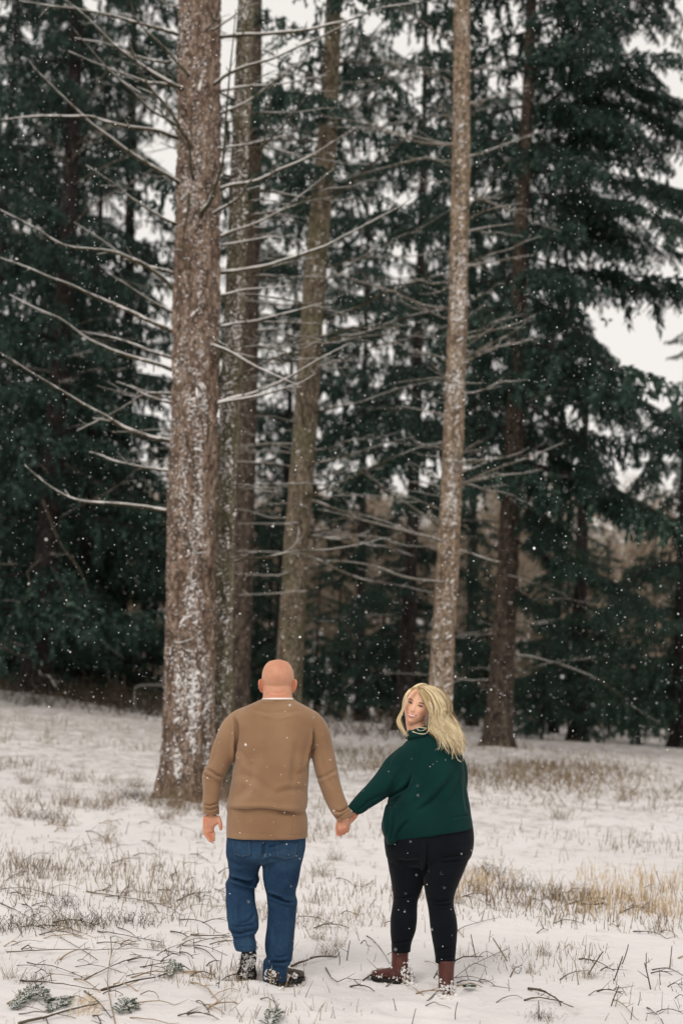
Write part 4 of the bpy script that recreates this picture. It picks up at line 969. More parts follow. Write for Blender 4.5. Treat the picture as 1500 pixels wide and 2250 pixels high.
# ============ the woman
YW = 8.0
gw = at(930, 2165, YW)
WOM = empty('person', (gw[0], YW, zz(gw[0], YW)), 'smiling blonde woman in a dark green sweater and black trousers looking back over her shoulder', 'woman')
def W_(pts): return pts
HC = None
def head_frame():
    f = np.array((-math.sin(R(18)), -math.cos(R(18)), .03)); f /= np.linalg.norm(f)
    t = R(18); up = np.array((math.sin(t), 0, math.cos(t))); up = up - f * (up @ f); up /= np.linalg.norm(up)
    rt = np.cross(up, f)          # her left->image right when facing the camera
    rt = rt * np.sign(rt[0])
    return rt, f, up
HR, HF, HU = head_frame()
eye_mid = at(910.5, 1548.5, YW - .06)
HC = eye_mid - HF * .083
def toW(v):    # head local (x image-right, y forward out of the face, z up) -> world
    v = np.atleast_2d(v); return HC + v[:, 0:1] * HR + v[:, 1:2] * HF + v[:, 2:3] * HU
def head_mesh():
    import bmesh
    bm = bmesh.new(); bmesh.ops.create_icosphere(bm, subdivisions=6, radius=1); V = np.array([v.co[:] for v in bm.verts]); F = np.array([[v.index for v in f.verts] for f in bm.faces]); bm.free()
    S = V.copy(); x, y, z = S.T
    rx, ry, rz = .0725, .090, .112
    X = x * rx; Yv = y * ry; Z = z * rz * np.where(z < 0, 1.11, 1)
    low = np.clip(-z, 0, 1)
    X = X * (1 - .27 * low ** 2); 
    Yv = np.where(y < 0, Yv * (1 - .55 * low), Yv * (1 - .02 * low) * (1 + .06 * np.clip(z, 0, 1)))
    Yv = Yv + .012 * low ** 2
    # flatter face front
    fr = np.clip(y, 0, 1); Yv = Yv - .010 * fr ** 3 * (np.exp(-(X / .05) ** 2))
    G = lambda cx, cz, sx, sz, a: a * np.exp(-((X - cx) / sx) ** 2 - ((Z - cz) / sz) ** 2) * (y > .1)
    d = 0
    for s in (-1, 1):
        d = d + G(s * .031, .002, .016, .010, -.0085) + G(s * .030, .021, .020, .006, .003) + G(s * .040, -.030, .016, .014, .0065) + G(s * .022, -.052, .009, .018, .0018)
        d = d + G(s * .0085, -.036, .0065, .006, .006) + G(s * .030, -.050, .006, .012, -.003)
    nz = np.interp(Z, [-.050, -.042, -.034, -.02, -.002, .012], [0, .006, .020, .0125, .006, .002]); d = d + nz * np.exp(-(X / .0088) ** 2) * (y > .2)
    d = d + G(0, -.062, .026, .013, .006) + G(0, -.078, .016, .005, -.004) + G(0, -.096, .017, .011, .008)
    Yv = Yv + d
    return np.stack([X, Yv, Z], 1), F
HV, HFc = head_mesh()
def face_y(x, z):
    m = HV[:, 1] > 0; q = HV[m]; d = (q[:, 0] - x) ** 2 + (q[:, 2] - z) ** 2; return float(q[np.argmin(d), 1])
def woman_body():
    P = []
    nb = HC - HU * .075 - HF * .015; sh = at(925, 1650, YW + .02)
    q = resample(np.array([nb + HU * .03, nb, (nb + sh) / 2, sh]), 8); V, (F, C) = tube(q, np.interp(np.linspace(0, 1, 8), [0, 1], [.050, .062]), 18); P.append((V, [F, C]))
    P.append(hl(rows_i([(900,980,1630,0,.07),(900,985,1660,0,.08),(885,1000,1740,0,.10),(880,1010,1830,0,.11),(880,1010,1880,0,.11)], 12), Y=YW))
    P.append(limb([(900,1665,0,10),(850,1700,-.02,12),(810,1745,-.03,11),(786,1780,-.04,8.5),(774,1792,-.045,7)], Y=YW))
    P.append(limb([(893,1870,.02,26),(892,1960,.05,20),(886,2050,.035,16),(882,2074,.045,14)], Y=YW)); P.append(limb([(985,1870,-.02,28),(968,1960,-.02,22),(974,2050,-.045,17),(977,2095,-.04,14)], Y=YW))
    # her hand lies inside his: palm, five fingers that come out past the heel of his hand
    P.append(limb([(780,1789,-.045,7),(772,1797,-.035,8.6),(762,1805,-.03,9),(752,1811,-.03,8.4)], 9, Y=YW, flat=.6))
    P.extend(fingers([[(758,1800,-.05,4),(750,1799,-.075,3.6),(743,1803,-.090,3.4),(739,1811,-.095,3.0),(738,1820,-.095,2.3)],
                      [(753,1808,-.04,3.6),(745,1813,-.06,3.4),(740,1823,-.085,3.2),(740,1834,-.10,2.4)],
                      [(755,1812,-.038,3.6),(747,1820,-.055,3.4),(744,1829,-.085,3.1),(744,1837,-.10,2.3)],
                      [(759,1813,-.035,3.5),(757,1821,-.05,3.3),(757,1828,-.065,3.0),(758,1832,-.07,2.4)],
                      [(764,1811,-.035,3.3),(765,1818,-.045,3.1),(765.5,1824,-.055,2.8),(764,1828,-.06,2.2)]], Y=YW))
    V, F = fuse(P, .0037, 2)
    px = proj(V); tone = np.full(len(V), .55)
    tone += .4 * np.exp(-((px[:, 0] - 742) / 6) ** 2 - ((px[:, 1] - 1830) / 12) ** 2)
    mb = MB(); mb.add(V, F, 0, tone)
    x, y, z = HV.T; t = np.full(len(HV), .5)
    for s in (-1, 1): t += .14 * np.exp(-((x - s * .042) / .018) ** 2 - ((z + .030) / .018) ** 2) * (y > 0)
    t += .12 * np.exp(-(x / .010) ** 2 - ((z + .034) / .008) ** 2) * (y > 0) + .12 * np.exp(-((z + .095) / .012) ** 2 - (x / .02) ** 2) * (y > 0)
    mb.add(toW(HV), HFc, 0, np.clip(t, 0, 1))
    return mb.obj('body', M_SKIN_W, WOM)
woman_body()
def arc(pts, off=0.0, n=14):
    q = resample(np.array(pts, float), n); return toW(np.array([(a, face_y(a, b) + off, b) for a, b in q]))
# eyes, brows, lashes
for s in (-1, 1):
    ex, ez = s * .0305, .001; ey = face_y(ex, ez) + .0008
    mb = MB(); add_blob(mb, toW((ex, ey - .0065, ez))[0], (.0120, .0100, .0072), (HR, HF, HU), 14, 10); eb = mb.obj('eye', M_EYEW, WOM)
    gz = .0018    # looking at the camera, out of the turned head
    c = toW((ex + gz, ey + .0018, ez))[0]
    mb = MB(); add_blob(mb, c, (.0056, .0022, .0056), (HR, HF, HU), 14, 8); mb.obj('iris', M_IRIS, eb)
    mb = MB(); add_blob(mb, c + HF * .0013, (.0026, .0014, .0026), (HR, HF, HU), 10, 6); mb.obj('pupil', M_PUPIL, eb)
    mb = MB(); mb.tube(arc([(ex - .0135, ez + .000), (ex - .007, ez + .0060), (ex + .002 * s, ez + .0072), (ex + .008, ez + .0056), (ex + .0135, ez + .000)], .0035), np.array([.0010] + [.0025] * 12 + [.0010]), 6); mb.obj('eyelashes', M_LASH, WOM)
    mb = MB(); mb.tube(arc([(ex - .013, ez + .003), (ex, ez + .0105), (ex + .013, ez + .003)], .0012), .0030, 8); mb.obj('upper_eyelid', M_SKIN_W, WOM)
    mb = MB(); mb.tube(arc([(ex - .013, ez - .001), (ex, ez - .0070), (ex + .013, ez - .001)], .0016), .0022, 8); mb.obj('lower_eyelid', M_SKIN_W, WOM)
    mb = MB(); mb.tube(arc([(ex - s * .012, ez + .0165), (ex, ez + .0205), (ex + s * .012, ez + .0195), (ex + s * .019, ez + .013)], .0008), np.interp(np.linspace(0, 1, 14), [0, .3, .8, 1], [.0022, .0030, .0022, .0008]), 6); mb.obj('eyebrow', M_BROW, WOM)
# smiling mouth
mz = -.0625
mb = MB(); q = arc([(-.0270, mz + .0105), (-.012, mz + .0005), (0, mz - .001), (.012, mz + .0005), (.0270, mz + .0105)], -.0005, 15); mb.tube(q, np.interp(np.linspace(0, 1, 15), [0, .25, .75, 1], [.0015, .0038, .0038, .0015]), 8); mb.obj('mouth', M_MOUTH, WOM)
mb = MB()
for i in range(9):
    a = (i - 4) * .0045; zc = mz + .0008 + 9.5 * a * a; yy = face_y(a, mz) + .0042 - 6 * a * a
    add_blob(mb, toW((a, yy, zc))[0], (.0028, .0020, .0044 if abs(i - 4) < 1.6 else .0038), (HR, HF, HU), 8, 6)
mb.obj('teeth', M_TEETH, WOM)
mb = MB()
mb.tube(arc([(-.0290, mz + .0125), (-.013, mz + .0070), (-.004, mz + .0072), (0, mz + .0064), (.004, mz + .0072), (.013, mz + .0070), (.0290, mz + .0125)], .0022, 19), np.interp(np.linspace(0, 1, 19), [0, .3, .5, .7, 1], [.0010, .0029, .0026, .0029, .0010]), 8)
mb.tube(arc([(-.0290, mz + .0125), (-.016, mz - .0030), (0, mz - .0078), (.016, mz - .0030), (.0290, mz + .0125)], .0022, 17), np.interp(np.linspace(0, 1, 17), [0, .3, .5, .7, 1], [.0010, .0034, .0042, .0034, .0010]), 8)
mb.obj('lips', M_LIP, WOM)

def sweater():
    P = []
    # torso: tilted rows so the hem runs from the low left point up to the right hip
    def tl(xl, yl, xr, yr, d, hd, n=36, expo=2.3):
        a = at(xl, yl, YW + d); b = at(xr, yr, YW + d); c = (a + b) / 2; u = (b - a) / 2; th = np.arange(n) / n * 2 * np.pi
        cx = np.sign(np.cos(th)) * np.abs(np.cos(th)) ** (2 / expo); cy = np.sign(np.sin(th)) * np.abs(np.sin(th)) ** (2 / expo)
        return c + u * cx[:, None] + np.array((0, hd, 0)) * cy[:, None]
    rows = [(905,1618,962,1612,.0,.07),(890,1630,985,1622,.0,.095),(878,1645,1000,1634,0,.115),(868,1665,1012,1652,0,.128),(862,1690,1017.5,1680,0,.138),(858,1720,1022,1712,0,.146),(853,1750,1027,1744,0,.155),
            (847,1782,1031.5,1772,0,.166),(840,1808,1034,1795,0,.172),(838.5,1824,1036,1808,0,.172),(845,1838,1036.5,1815,0,.168),(850,1846,1036,1818,0,.164)]
    q = resample(np.array(rows, float), 52); n = 36
    V = np.concatenate([tl(*r) for r in q]); m = len(q); i = np.arange(m - 1)[:, None] * n; j = np.arange(n)[None]; k = (j + 1) % n
    P.append((V, [np.stack([i + j, i + k, i + k + n, i + j + n], -1).reshape(-1, 4), np.array([np.arange(n)[::-1], np.arange(n) + (m - 1) * n])]))
    # near arm, held out to the left; the far arm hangs in front of her
    P.append(limb([(925,1650,0,24),(902,1662,-.01,30),(882,1682,-.02,34),(862,1705,-.03,32),(842,1724,-.035,27),(822,1742,-.04,23),(803,1757,-.042,20.5),(788,1770,-.045,18.5),(779,1777,-.047,15.5),(775,1782,-.047,14)], 48, Y=YW, sides=28, ends=(0,)))
    P.append(limb([(985,1650,.03,22),(1004,1690,.08,22),(1004,1740,.14,20),(985,1770,.20,16),(960,1775,.25,13)], 24, Y=YW))
    # dropped corner at the left hem
    P.append(hl(rows_i([(848,900,1770,-.01,.12),(840,896,1800,-.015,.13),(837.5,892,1818,-.02,.13),(842,882,1834,-.025,.125),(846,872,1845,-.03,.11),(850,862,1854,-.04,.07)], 20), Y=YW))
    V, F = fuse(P, .0055, 4)
    px = proj(V); N = normals(V, F)
    V = wrinkle(V, N, .0024, 9, 25)
    C = lambda *a, **k: crease(V, N, px, *a, **k)
    for l, w, a in (([(850,1755),(870,1742),(892,1728),(905,1700)], 3.2, .013), ([(858,1775),(880,1745),(900,1720)], 5, .006), ([(1003,1672),(992,1710),(960,1750),(915,1790)], 7, .007), ([(1012,1690),(1004,1730),(985,1770)], 5, .005),
                    ([(905,1790),(945,1760),(975,1730)], 4, .004), ([(854,1760),(852,1800),(854,1840)], 3, .007), ([(866,1780),(862,1820),(858,1848)], 2.6, .007), ([(900,1800),(880,1820),(866,1846)], 3.5, .006),
                    ([(872,1640),(856,1668),(850,1690)], 4, .004), ([(880,1690),(865,1722),(850,1750)], 5, .003), ([(800,1765),(815,1758),(840,1745)], 3, .004), ([(785,1782),(800,1770),(812,1762)], 2.4, .004),
                    ([(848,1686),(858,1700),(868,1722)], 2.0, .003), ([(985,1800),(1010,1794),(1034,1792)], 2.4, .003), ([(940,1690),(930,1740),(900,1780)], 8, .004), ([(1018,1700),(1022,1750),(1028,1790)], 4, .004)):
        V = C(l, w, a)
    o = fobj('sweater', V, F, M_SWEATER, WOM)
    # rolled collar standing round the neck
    P = []
    for (cy, dy_, rx, ry, tk, tilt) in ((1612, -.01, 29, .060, .018, 8), (1602, -.015, 25, .057, .017, 12)):
        th = np.linspace(0, 2 * np.pi, 41); R_ = np.array([at(925 + rx * math.cos(t), cy - tilt * math.cos(t) * .6 - 2.5 * math.sin(t), YW + dy_ + ry * math.sin(t)) for t in th]); V, (F, Cc) = tube(R_, tk, 12, True, ref=np.array((0, 0, 1.))); P.append((V, [F, Cc]))
    V, F = fuse(P, .0045, 2); N = normals(V, F); V = wrinkle(V, N, .0025, 22, 3)
    fobj('rolled_collar', V, F, M_SWEATER, WOM)
sweater()
def trousers():
    P = []
    P.append(hl(rows_i([(858,1030,1790,0,.140),(850,1036,1815,0,.150),(846.5,1038,1835,0,.158),(846.5,1038,1852,-.006,.164),(848,1036,1868,-.008,.164),(851,1031,1884,-.004,.140),(862,1018,1898,.0,.10),(880,1000,1908,.0,.05)], 22), Y=YW, expo=2.2))
    P.append(hl(rows_i([(848,940,1860,.0,.125),(851,939,1885,0,.122),(855,936,1910,.004,.115),(860,931,1935,.01,.105),(863,924,1958,.015,.095),(863.5,917,1978,.012,.085),(860.5,915.5,2000,.002,.08),(858.5,915,2018,-.01,.08),
        (858.5,911,2045,-.006,.076),(860,904,2065,.002,.066),(861,901.5,2078,.01,.062),(860.5,901,2088,.014,.064),(861,900.5,2091,.014,.062)], 50), Y=YW, expo=2.15, dy=.04))
    P.append(hl(rows_i([(926,1036.5,1860,.0,.130),(927,1030,1882,0,.126),(929,1021,1905,0,.118),(930,1013,1925,.004,.110),(932,1003,1948,.008,.100),(936,996,1972,.008,.088),(940,996,1992,.0,.082),(943,1001,2015,-.012,.080),
        (946,1003.5,2038,-.016,.078),(950,1002.5,2062,-.014,.072),(954,1001,2085,-.01,.062),(956,999.5,2102,-.008,.060),(956,999.5,2115,-.008,.060)], 50), Y=YW, expo=2.15, dy=-.03))
    V, F = fuse(P, .0055, 3)
    px = proj(V); N = normals(V, F); V = wrinkle(V, N, .0016, 14, 45)
    C = lambda *a, **k: crease(V, N, px, *a, **k)
    for l, w, a in (([(938,1850),(936,1890),(932,1930)], 3.2, .010), ([(965,1884),(995,1882),(1022,1876)], 2.4, .005), ([(958,1896),(985,1894),(1015,1888)], 2.4, .004), ([(868,1890),(890,1895),(920,1890)], 4, .005), ([(866,1970),(885,1974),(912,1966)], 2.4, .005),
                    ([(945,1976),(965,1982),(994,1974)], 2.4, .006), ([(948,1986),(970,1990),(996,1984)], 2.2, .004), ([(862,2074),(880,2070),(902,2062)], 2, .004), ([(956,2090),(975,2086),(998,2080)], 2, .004), ([(957,2102),(976,2106),(998,2100)], 2, .004)):
        V = C(l, w, a)
    fobj('trousers', V, F, M_BLACK, WOM)
trousers()
p = at(896, 2156, 8.02); b1_ = shoe(WOM, (p[0], p[1], zz(p[0], p[1]) - .004), R(137), 0, 0, .255, M_BOOT, 'ankle_boot', 240, H=.07, W=.045, boot=.21, seed=3)
p = at(983, 2184, 7.86); b2_ = shoe(WOM, (p[0] + .0, p[1], zz(p[0], p[1]) - .022), R(93), R(6), 0, .255, M_BOOT, 'ankle_boot', 280, H=.07, W=.046, boot=.205, seed=4)

# hair
def hair():
    g = np.random.default_rng(99)
    G = [[(919,1511,-.072),(927,1519,-.085),(936,1534,-.094),(943,1550,-.092),(949,1566,-.088),(947,1582,-.082),(948,1597,-.085),(955,1609,-.100),(964,1624,-.125),(966,1640,-.140),(960,1648,-.145)],
         [(919,1509,-.060),(928,1515,-.082),(941,1530,-.092),(948,1548,-.094),(950,1566,-.092),(949,1582,-.092),(957,1597,-.096),(970,1612,-.110),(981,1628,-.130),(991,1642,-.140),(998,1660,-.142)],
         [(920,1508.5,-.048),(932,1512,-.070),(948,1524,-.082),(958,1542,-.088),(964,1560,-.088),(964,1578,-.088),(973,1594,-.092),(986,1610,-.104),(997,1626,-.122),(1007,1640,-.135),(1013,1662,-.138)],
         [(923,1507.5,-.03),(938,1510,-.050),(956,1520,-.062),(968,1538,-.068),(974,1557,-.068),(975,1574,-.068),(983,1590,-.072),(995,1604,-.084),(1005,1620,-.104),(1013,1636,-.118),(1018,1655,-.125)],
         [(926,1507,-.01),(941,1508,-.020),(960,1517,-.028),(974,1534,-.03),(981,1553,-.03),(981.5,1570,-.03),(989,1586,-.036),(1001,1599,-.05),(1007,1614,-.072),(1013,1632,-.095),(1019,1648,-.105)],
         [(926,1507,.01),(941,1508,.02),(960,1517,.028),(975,1534,.034),(982,1553,.034),(983,1570,.03),(990,1586,.022),(1000,1599,.010),(1006,1614,-.012),(1012,1632,-.04),(1017,1650,-.06)]]
    G = np.array(G, float)
    Wd = np.array([[at(a, b, YW - .06 + d + .06) for a, b, d in row] for row in G])      # 6 x 11 x 3
    nS = 34
    GR = np.array([resample(w, nS) for w in Wd])                # guides resampled
    def guide(s):
        s = min(max(s, 0), 4.999); i = int(s); f = s - i; return GR[i] * (1 - f) + GR[i + 1] * f
    mb = MB(); u = np.linspace(0, 1, nS)
    # under-layer so that no gap shows scalp
    S = np.array([guide(s) for s in np.linspace(0, 5, 26)]); S = S + np.array((0, .022, 0))
    keep = 26; i = (np.arange(25)[:, None] * nS + np.arange(keep)[None]).ravel(); F = np.stack([i, i + 1, i + nS + 1, i + nS], -1); 
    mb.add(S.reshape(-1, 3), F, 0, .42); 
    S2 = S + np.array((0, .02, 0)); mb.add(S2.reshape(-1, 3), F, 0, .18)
    def wave(P, amp, ph, fr, dirv):
        k = np.clip((u - .22) / .4, 0, 1) * amp; return P + np.outer(k * np.sin(ph + fr * 6.283 * u), dirv)
    side = at(930, 1560, YW) - at(920, 1563, YW); side /= np.linalg.norm(side)
    # locks: flat bundles of strands sharing a wave
    for L in range(60):
        s0 = g.uniform(0, 5); ph = s0 * .9 + g.normal(0, .35); amp = g.uniform(.006, .011); fr = g.uniform(2.3, 2.9); wid = g.uniform(.004, .012); end = g.uniform(.78, 1.03); tn = g.choice([.12, .35, .6, .8, 1.0]) + g.normal(0, .06)
        base = wave(guide(s0), amp, ph, fr, side * .8 + np.array((0, -.5, 0)))
        for st in range(30):
            o = g.normal(0, 1, 2); spread = wid * (.55 + .6 * np.sin(np.pi * np.clip(u, 0, 1)) ) * np.where(u > .85, 1 - (u - .85) * 4.5, 1)
            P = base + np.outer(o[0] * spread, side) + np.outer(np.abs(o[1]) * .35 * spread + .002, (0, -1, .15))
            P = P + np.outer(np.sin(u * 9 + g.uniform(0, 6)) * .0012, side)
            n = max(8, int(nS * end * g.uniform(.9, 1))); n = min(n, nS); r = np.interp(np.linspace(0, 1, n), [0, .1, .8, 1], [.0012, .0017, .0014, .0004])
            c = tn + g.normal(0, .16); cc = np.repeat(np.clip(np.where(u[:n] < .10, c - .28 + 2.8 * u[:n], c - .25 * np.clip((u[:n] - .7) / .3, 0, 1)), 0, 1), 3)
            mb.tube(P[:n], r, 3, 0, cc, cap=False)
    for st in range(420):      # loose single hairs that leave the bundles
        s0 = g.uniform(0, 5); P = wave(guide(s0), g.uniform(.004, .013), s0 * .9 + g.normal(0, 1), g.uniform(2, 3.2), side * .8 + np.array((0, -.5, 0)))
        P = P + np.outer(u ** 1.5 * g.normal(0, .016), side) + np.outer(u, (0, -.012, g.normal(0, .008))) + np.outer(.004 + .005 * u, (0, -1, .3)) * g.random()
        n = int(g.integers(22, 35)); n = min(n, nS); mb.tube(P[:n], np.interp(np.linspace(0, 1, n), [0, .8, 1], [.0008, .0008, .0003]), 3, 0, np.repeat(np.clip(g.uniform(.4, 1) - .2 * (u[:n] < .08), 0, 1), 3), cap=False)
    # far side of the face
    Gl = [[(913,1512,-.072),(905,1517,-.083),(897,1527,-.085),(892,1540,-.078),(889.5,1552,-.065),(886,1566,-.050),(880,1578,-.05),(882,1592,-.055),(889,1604,-.065),(895,1614,-.075)],
          [(912,1511,-.06),(901,1516,-.068),(893,1528,-.064),(889,1543,-.052),(886,1558,-.040),(880,1572,-.035),(877,1583,-.035),(881,1597,-.04),(888,1608,-.05),(899,1618,-.06)]]
    Gl = [np.array([at(a, b, YW + d) for a, b, d in row]) for row in [[(a - 2.5, b, d) for a, b, d in r_] for r_ in Gl]]; Gl = [resample(w, 24) for w in Gl]; ul = np.linspace(0, 1, 24)
    for st in range(170):
        f = g.random(); P = Gl[0] * f + Gl[1] * (1 - f); P = P + np.outer(.002 + .004 * ul, g.normal(0, 1, 3)) * .75 + np.outer(.003 * np.sin(ul * 16 + f * 2), side)
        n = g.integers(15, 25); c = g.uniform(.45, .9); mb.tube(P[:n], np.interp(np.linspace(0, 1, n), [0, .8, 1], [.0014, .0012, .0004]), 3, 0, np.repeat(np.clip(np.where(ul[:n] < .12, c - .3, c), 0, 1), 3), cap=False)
    # loose wisps
    for ln in ([(936,1600,-.10),(918,1598,-.12),(917,1604,-.125),(925,1606,-.125),(935,1602,-.12)], [(905,1607,-.10),(920,1612,-.13),(935,1612,-.13),(945,1600,-.12)], [(962,1620,-.14),(967,1632,-.15),(965,1642,-.15),(961,1648,-.15)],
               [(990,1640,-.15),(998,1655,-.155),(1005,1668,-.155),(1013,1674,-.15)], [(970,1630,-.15),(980,1645,-.16),(986,1656,-.16)], [(1008,1640,-.12),(1016,1655,-.12),(1017,1672,-.12)], [(885,1570,-.04),(877,1578,-.04),(876,1588,-.04)], [(994,1650,-.15),(992,1668,-.15)]):
        for r_ in range(3):
            P = resample(np.array([at(a + g.normal(0, .6), b + g.normal(0, .6), YW + d) for a, b, d in ln]), 16); mb.tube(P, np.linspace(.0012, .0005, 16), 3, 0, .8, cap=False)
    # scalp cap
    V = HV.copy(); m = (V[:, 2] > .066 + .9 * np.clip(V[:, 1], -1, 1) * .35) | ((V[:, 1] < -.02) & (V[:, 2] > -.03)); keepf = m[HFc].all(1)
    Vc = V * np.array((1.04, 1.03, 1.05)) + np.array((0, -.003, 0)); mb.add(toW(Vc), HFc[keepf], 0, .35)
    # roots combed over the crown and back from the part
    for st in range(1500):
        a = g.uniform(-1, 1); th0 = g.uniform(.02, .35); ph = g.uniform(-2.6, 2.6) 
        tt = np.linspace(0, 1, 9); t_ = th0 + tt * g.uniform(.5, .9)
        x = np.sin(ph) * np.sin(t_); y = -np.cos(ph) * np.sin(t_) + .25; z = np.cos(t_)
        if y[-1] > .55: continue
        r = np.array((.0795, .097, .122)); n_ = np.sqrt(x * x + y * y + z * z); P = np.stack([x / n_ * r[0], y / n_ * r[1] - .003, z / n_ * r[2]], 1) * g.uniform(.98, 1.04)
        low = np.clip(-P[:, 2] / .12, 0, 1)
        mb.tube(toW(P), .0015, 3, 0, np.repeat(np.clip(g.uniform(.45, .9) - .2 * (tt < .15), 0, 1), 3), cap=False)
    mb.obj('hair', M_HAIR, WOM)
hair()
# ------------------------------------------------------------------ stubble, grass and litter in the snow
def stems(n, xr, yr, dens, hr, wr, lean, m, name, label_kind, seed, segs=2, curve=.3):
    g = np.random.default_rng(seed); mb = MB(); X = []; Yl = []
    while len(X) < n:
        k = n * 3; y = 1 / g.uniform(1 / yr[1], 1 / yr[0], k) if yr[1] / yr[0] > 1.6 else g.uniform(*yr, k); x = g.uniform(-1, 1, k) * (xr[1] - xr[0]) / 2 + (xr[0] + xr[1]) / 2
        x = x * y / yr[1] if xr[0] < 0 < xr[1] and yr[1] / yr[0] > 1.6 else x
        keep = g.random(k) < dens(x, y); X.extend(x[keep]); Yl.extend(y[keep])
    X = np.array(X[:n]); Y = np.array(Yl[:n]); Z = zg(X, Y); h = g.uniform(*hr, n) * g.uniform(.4, 1, n); w = g.uniform(*wr, n) * (1 + np.clip(Y - 9, 0, 30) * .05)
    D = np.stack([g.normal(0, lean, n), g.normal(0, lean, n), np.ones(n)], 1); D /= np.linalg.norm(D, axis=1)[:, None]
    Cv = np.stack([g.normal(0, curve, n), g.normal(0, curve, n), -np.abs(g.normal(0, curve * .5, n))], 1)
    a0 = g.uniform(0, 6.28, n); P0 = np.stack([X, Y, Z - .012], 1); rings = []
    for s in range(segs + 1):
        t = s / segs; c = P0 + D * (h * t)[:, None] + Cv * (h * t * t)[:, None]; r = w * (1 - .55 * t)
        rings.append(np.stack([c + np.stack([np.cos(a0 + q * 2.094) * r, np.sin(a0 + q * 2.094) * r, np.zeros(n)], 1) for q in range(3)], 1))
    V = np.stack(rings, 1).reshape(-1, 3); b = np.arange(n)[:, None, None] * 3 * (segs + 1); s = np.arange(segs)[None, :, None] * 3; q = np.arange(3)[None, None]; q2 = (q + 1) % 3
    F = np.stack([b + s + q, b + s + q2, b + s + q2 + 3, b + s + q + 3], -1).reshape(-1, 4)
    mb.add(V, F, 0, np.repeat(g.random(n), 3 * (segs + 1))); return mb.obj(name, m, kind='stuff')
patchy = lambda s, f, lo, hi: (lambda x, y: np.clip((snoise(x, y, s, f0=f, octs=3) - lo) / (hi - lo),   .02, 1))
stems(2000, (-3.6, 3.6), (6.4, 13), lambda x, y: np.clip((y - 7.35) / .9, .12, 1) * patchy(41, 2.6, .2, 1.0)(x, y) * (.55 + .45 * (x < -.3)), (.03, .13), (.0015, .0032), .30, M_STRAW, 'stubble', None, 1, curve=.07)
stems(6800, (-16, 16), (10, 36), lambda x, y: patchy(42, 1.6, .1, .9)(x, y) * (.5 + .5 * (x < 0)), (.04, .19), (.0022, .004), .26, M_STRAW, 'stubble', None, 2, curve=.08)
stems(5200, (-9, 13), (18, 27), lambda x, y: patchy(43, .8, -.1, .7)(x, y) * np.where(x > 0, 1, .35) * np.exp(-((y - 22.5) / 2.6) ** 2), (.05, .30), (.003, .006), .45, M_STRAW, 'dry_undergrowth', None, 3)
# golden grass band on the right
def gold(x, y):
    Yc = 11.6 + (x - 1) * -.08; return np.exp(-((y - Yc) / .8) ** 2) * np.clip((x - .75) / .8, 0, 1) * patchy(44, 3, -.5, .6)(x, y)
stems(2000, (.5, 3.8), (10.2, 13.5), gold, (.05, .21), (.0018, .0036), .10, M_GOLD, 'golden_grass', None, 4, curve=.12)
# brown weedy tufts: each a thing
def tuft_mesh(seed, n, h, sp, m, twiggy=True):
    g = np.random.default_rng(seed); mb = MB()
    for k in range(n):
        a = g.uniform(0, 6.28); l = h * g.uniform(.4, 1.1); o = g.normal(0, sp, 2); t = np.linspace(0, 1, 5)[:, None]; ln = g.uniform(.1, .9)
        d = np.array((math.cos(a) * ln, math.sin(a) * ln, 1.)); d /= np.linalg.norm(d)
        P = np.array((o[0], o[1], -.02)) + d * l * t + np.array((math.cos(a), math.sin(a), -.7)) * l * g.uniform(0, .2) * t ** 2
        mb.tube(P, np.linspace(.0022, .0008, 5), 3, 0, g.random(), cap=False)
        if twiggy:
            for q in range(g.integers(1, 5)):
                i = g.integers(1, 5); dd = d + g.normal(0, .6, 3); dd /= np.linalg.norm(dd); Q = P[i] + dd * l * .28 * np.linspace(0, 1, 3)[:, None]
                mb.tube(Q, [.0013, .0010, .0006], 3, 0, g.random(), cap=False)
                if g.random() < .5: add_blob(mb, Q[-1], (.004, .004, .005), None, 4, 3, 0, .1)
    me = mb.mesh('tuft'); me.materials.append(m); return me
TUFT = [tuft_mesh(60 + k, 42, .22, .07, M_STRAW) for k in range(3)] + [tuft_mesh(65, 60, .16, .10, M_TWIG)] + [tuft_mesh(66, 26, .28, .05, M_STRAW, False)]
g = np.random.default_rng(31)
def put(name, me, px, py, rot, s, label, cat, group=None, sink=0.0, tilt=(0, 0)):
    p = hit(px, py); o = link(name, me, None, label=label, category=cat, group=group); o.location = (p[0], p[1], float(zg(p[0], p[1])) - sink); o.rotation_euler = (tilt[0], tilt[1], rot)
    o.scale = (s, s, s); return o
TL = [(250,1768,1.1,0),(155,1772,1.0,0),(330,1772,.9,1),(215,1778,1.1,2),(40,1795,1.2,1),(100,1800,1.0,3),(130,1812,.9,0),(365,1800,.9,2),(300,1730,.9,1),(60,1722,1.0,2),(170,1718,.8,1),(395,1790,.8,0),(438,1780,.9,1),
      (140,1990,.75,3),(175,2035,.95,3),(235,1850,.8,1),(90,1930,.8,4),(130,1935,.7,4),(30,2040,.9,3),(290,2030,.8,3),(365,1985,.55,0),(75,2160,.45,3),(20,2150,.5,4),(345,2085,.4,0)]
for (px, py, s, k) in TL: put('weed_tuft', TUFT[k], px, py, g.uniform(0, 6), s * .95, 'brown dead weed tuft poking through the snow left of the man', 'weeds', 'brown weed tufts left of the man')
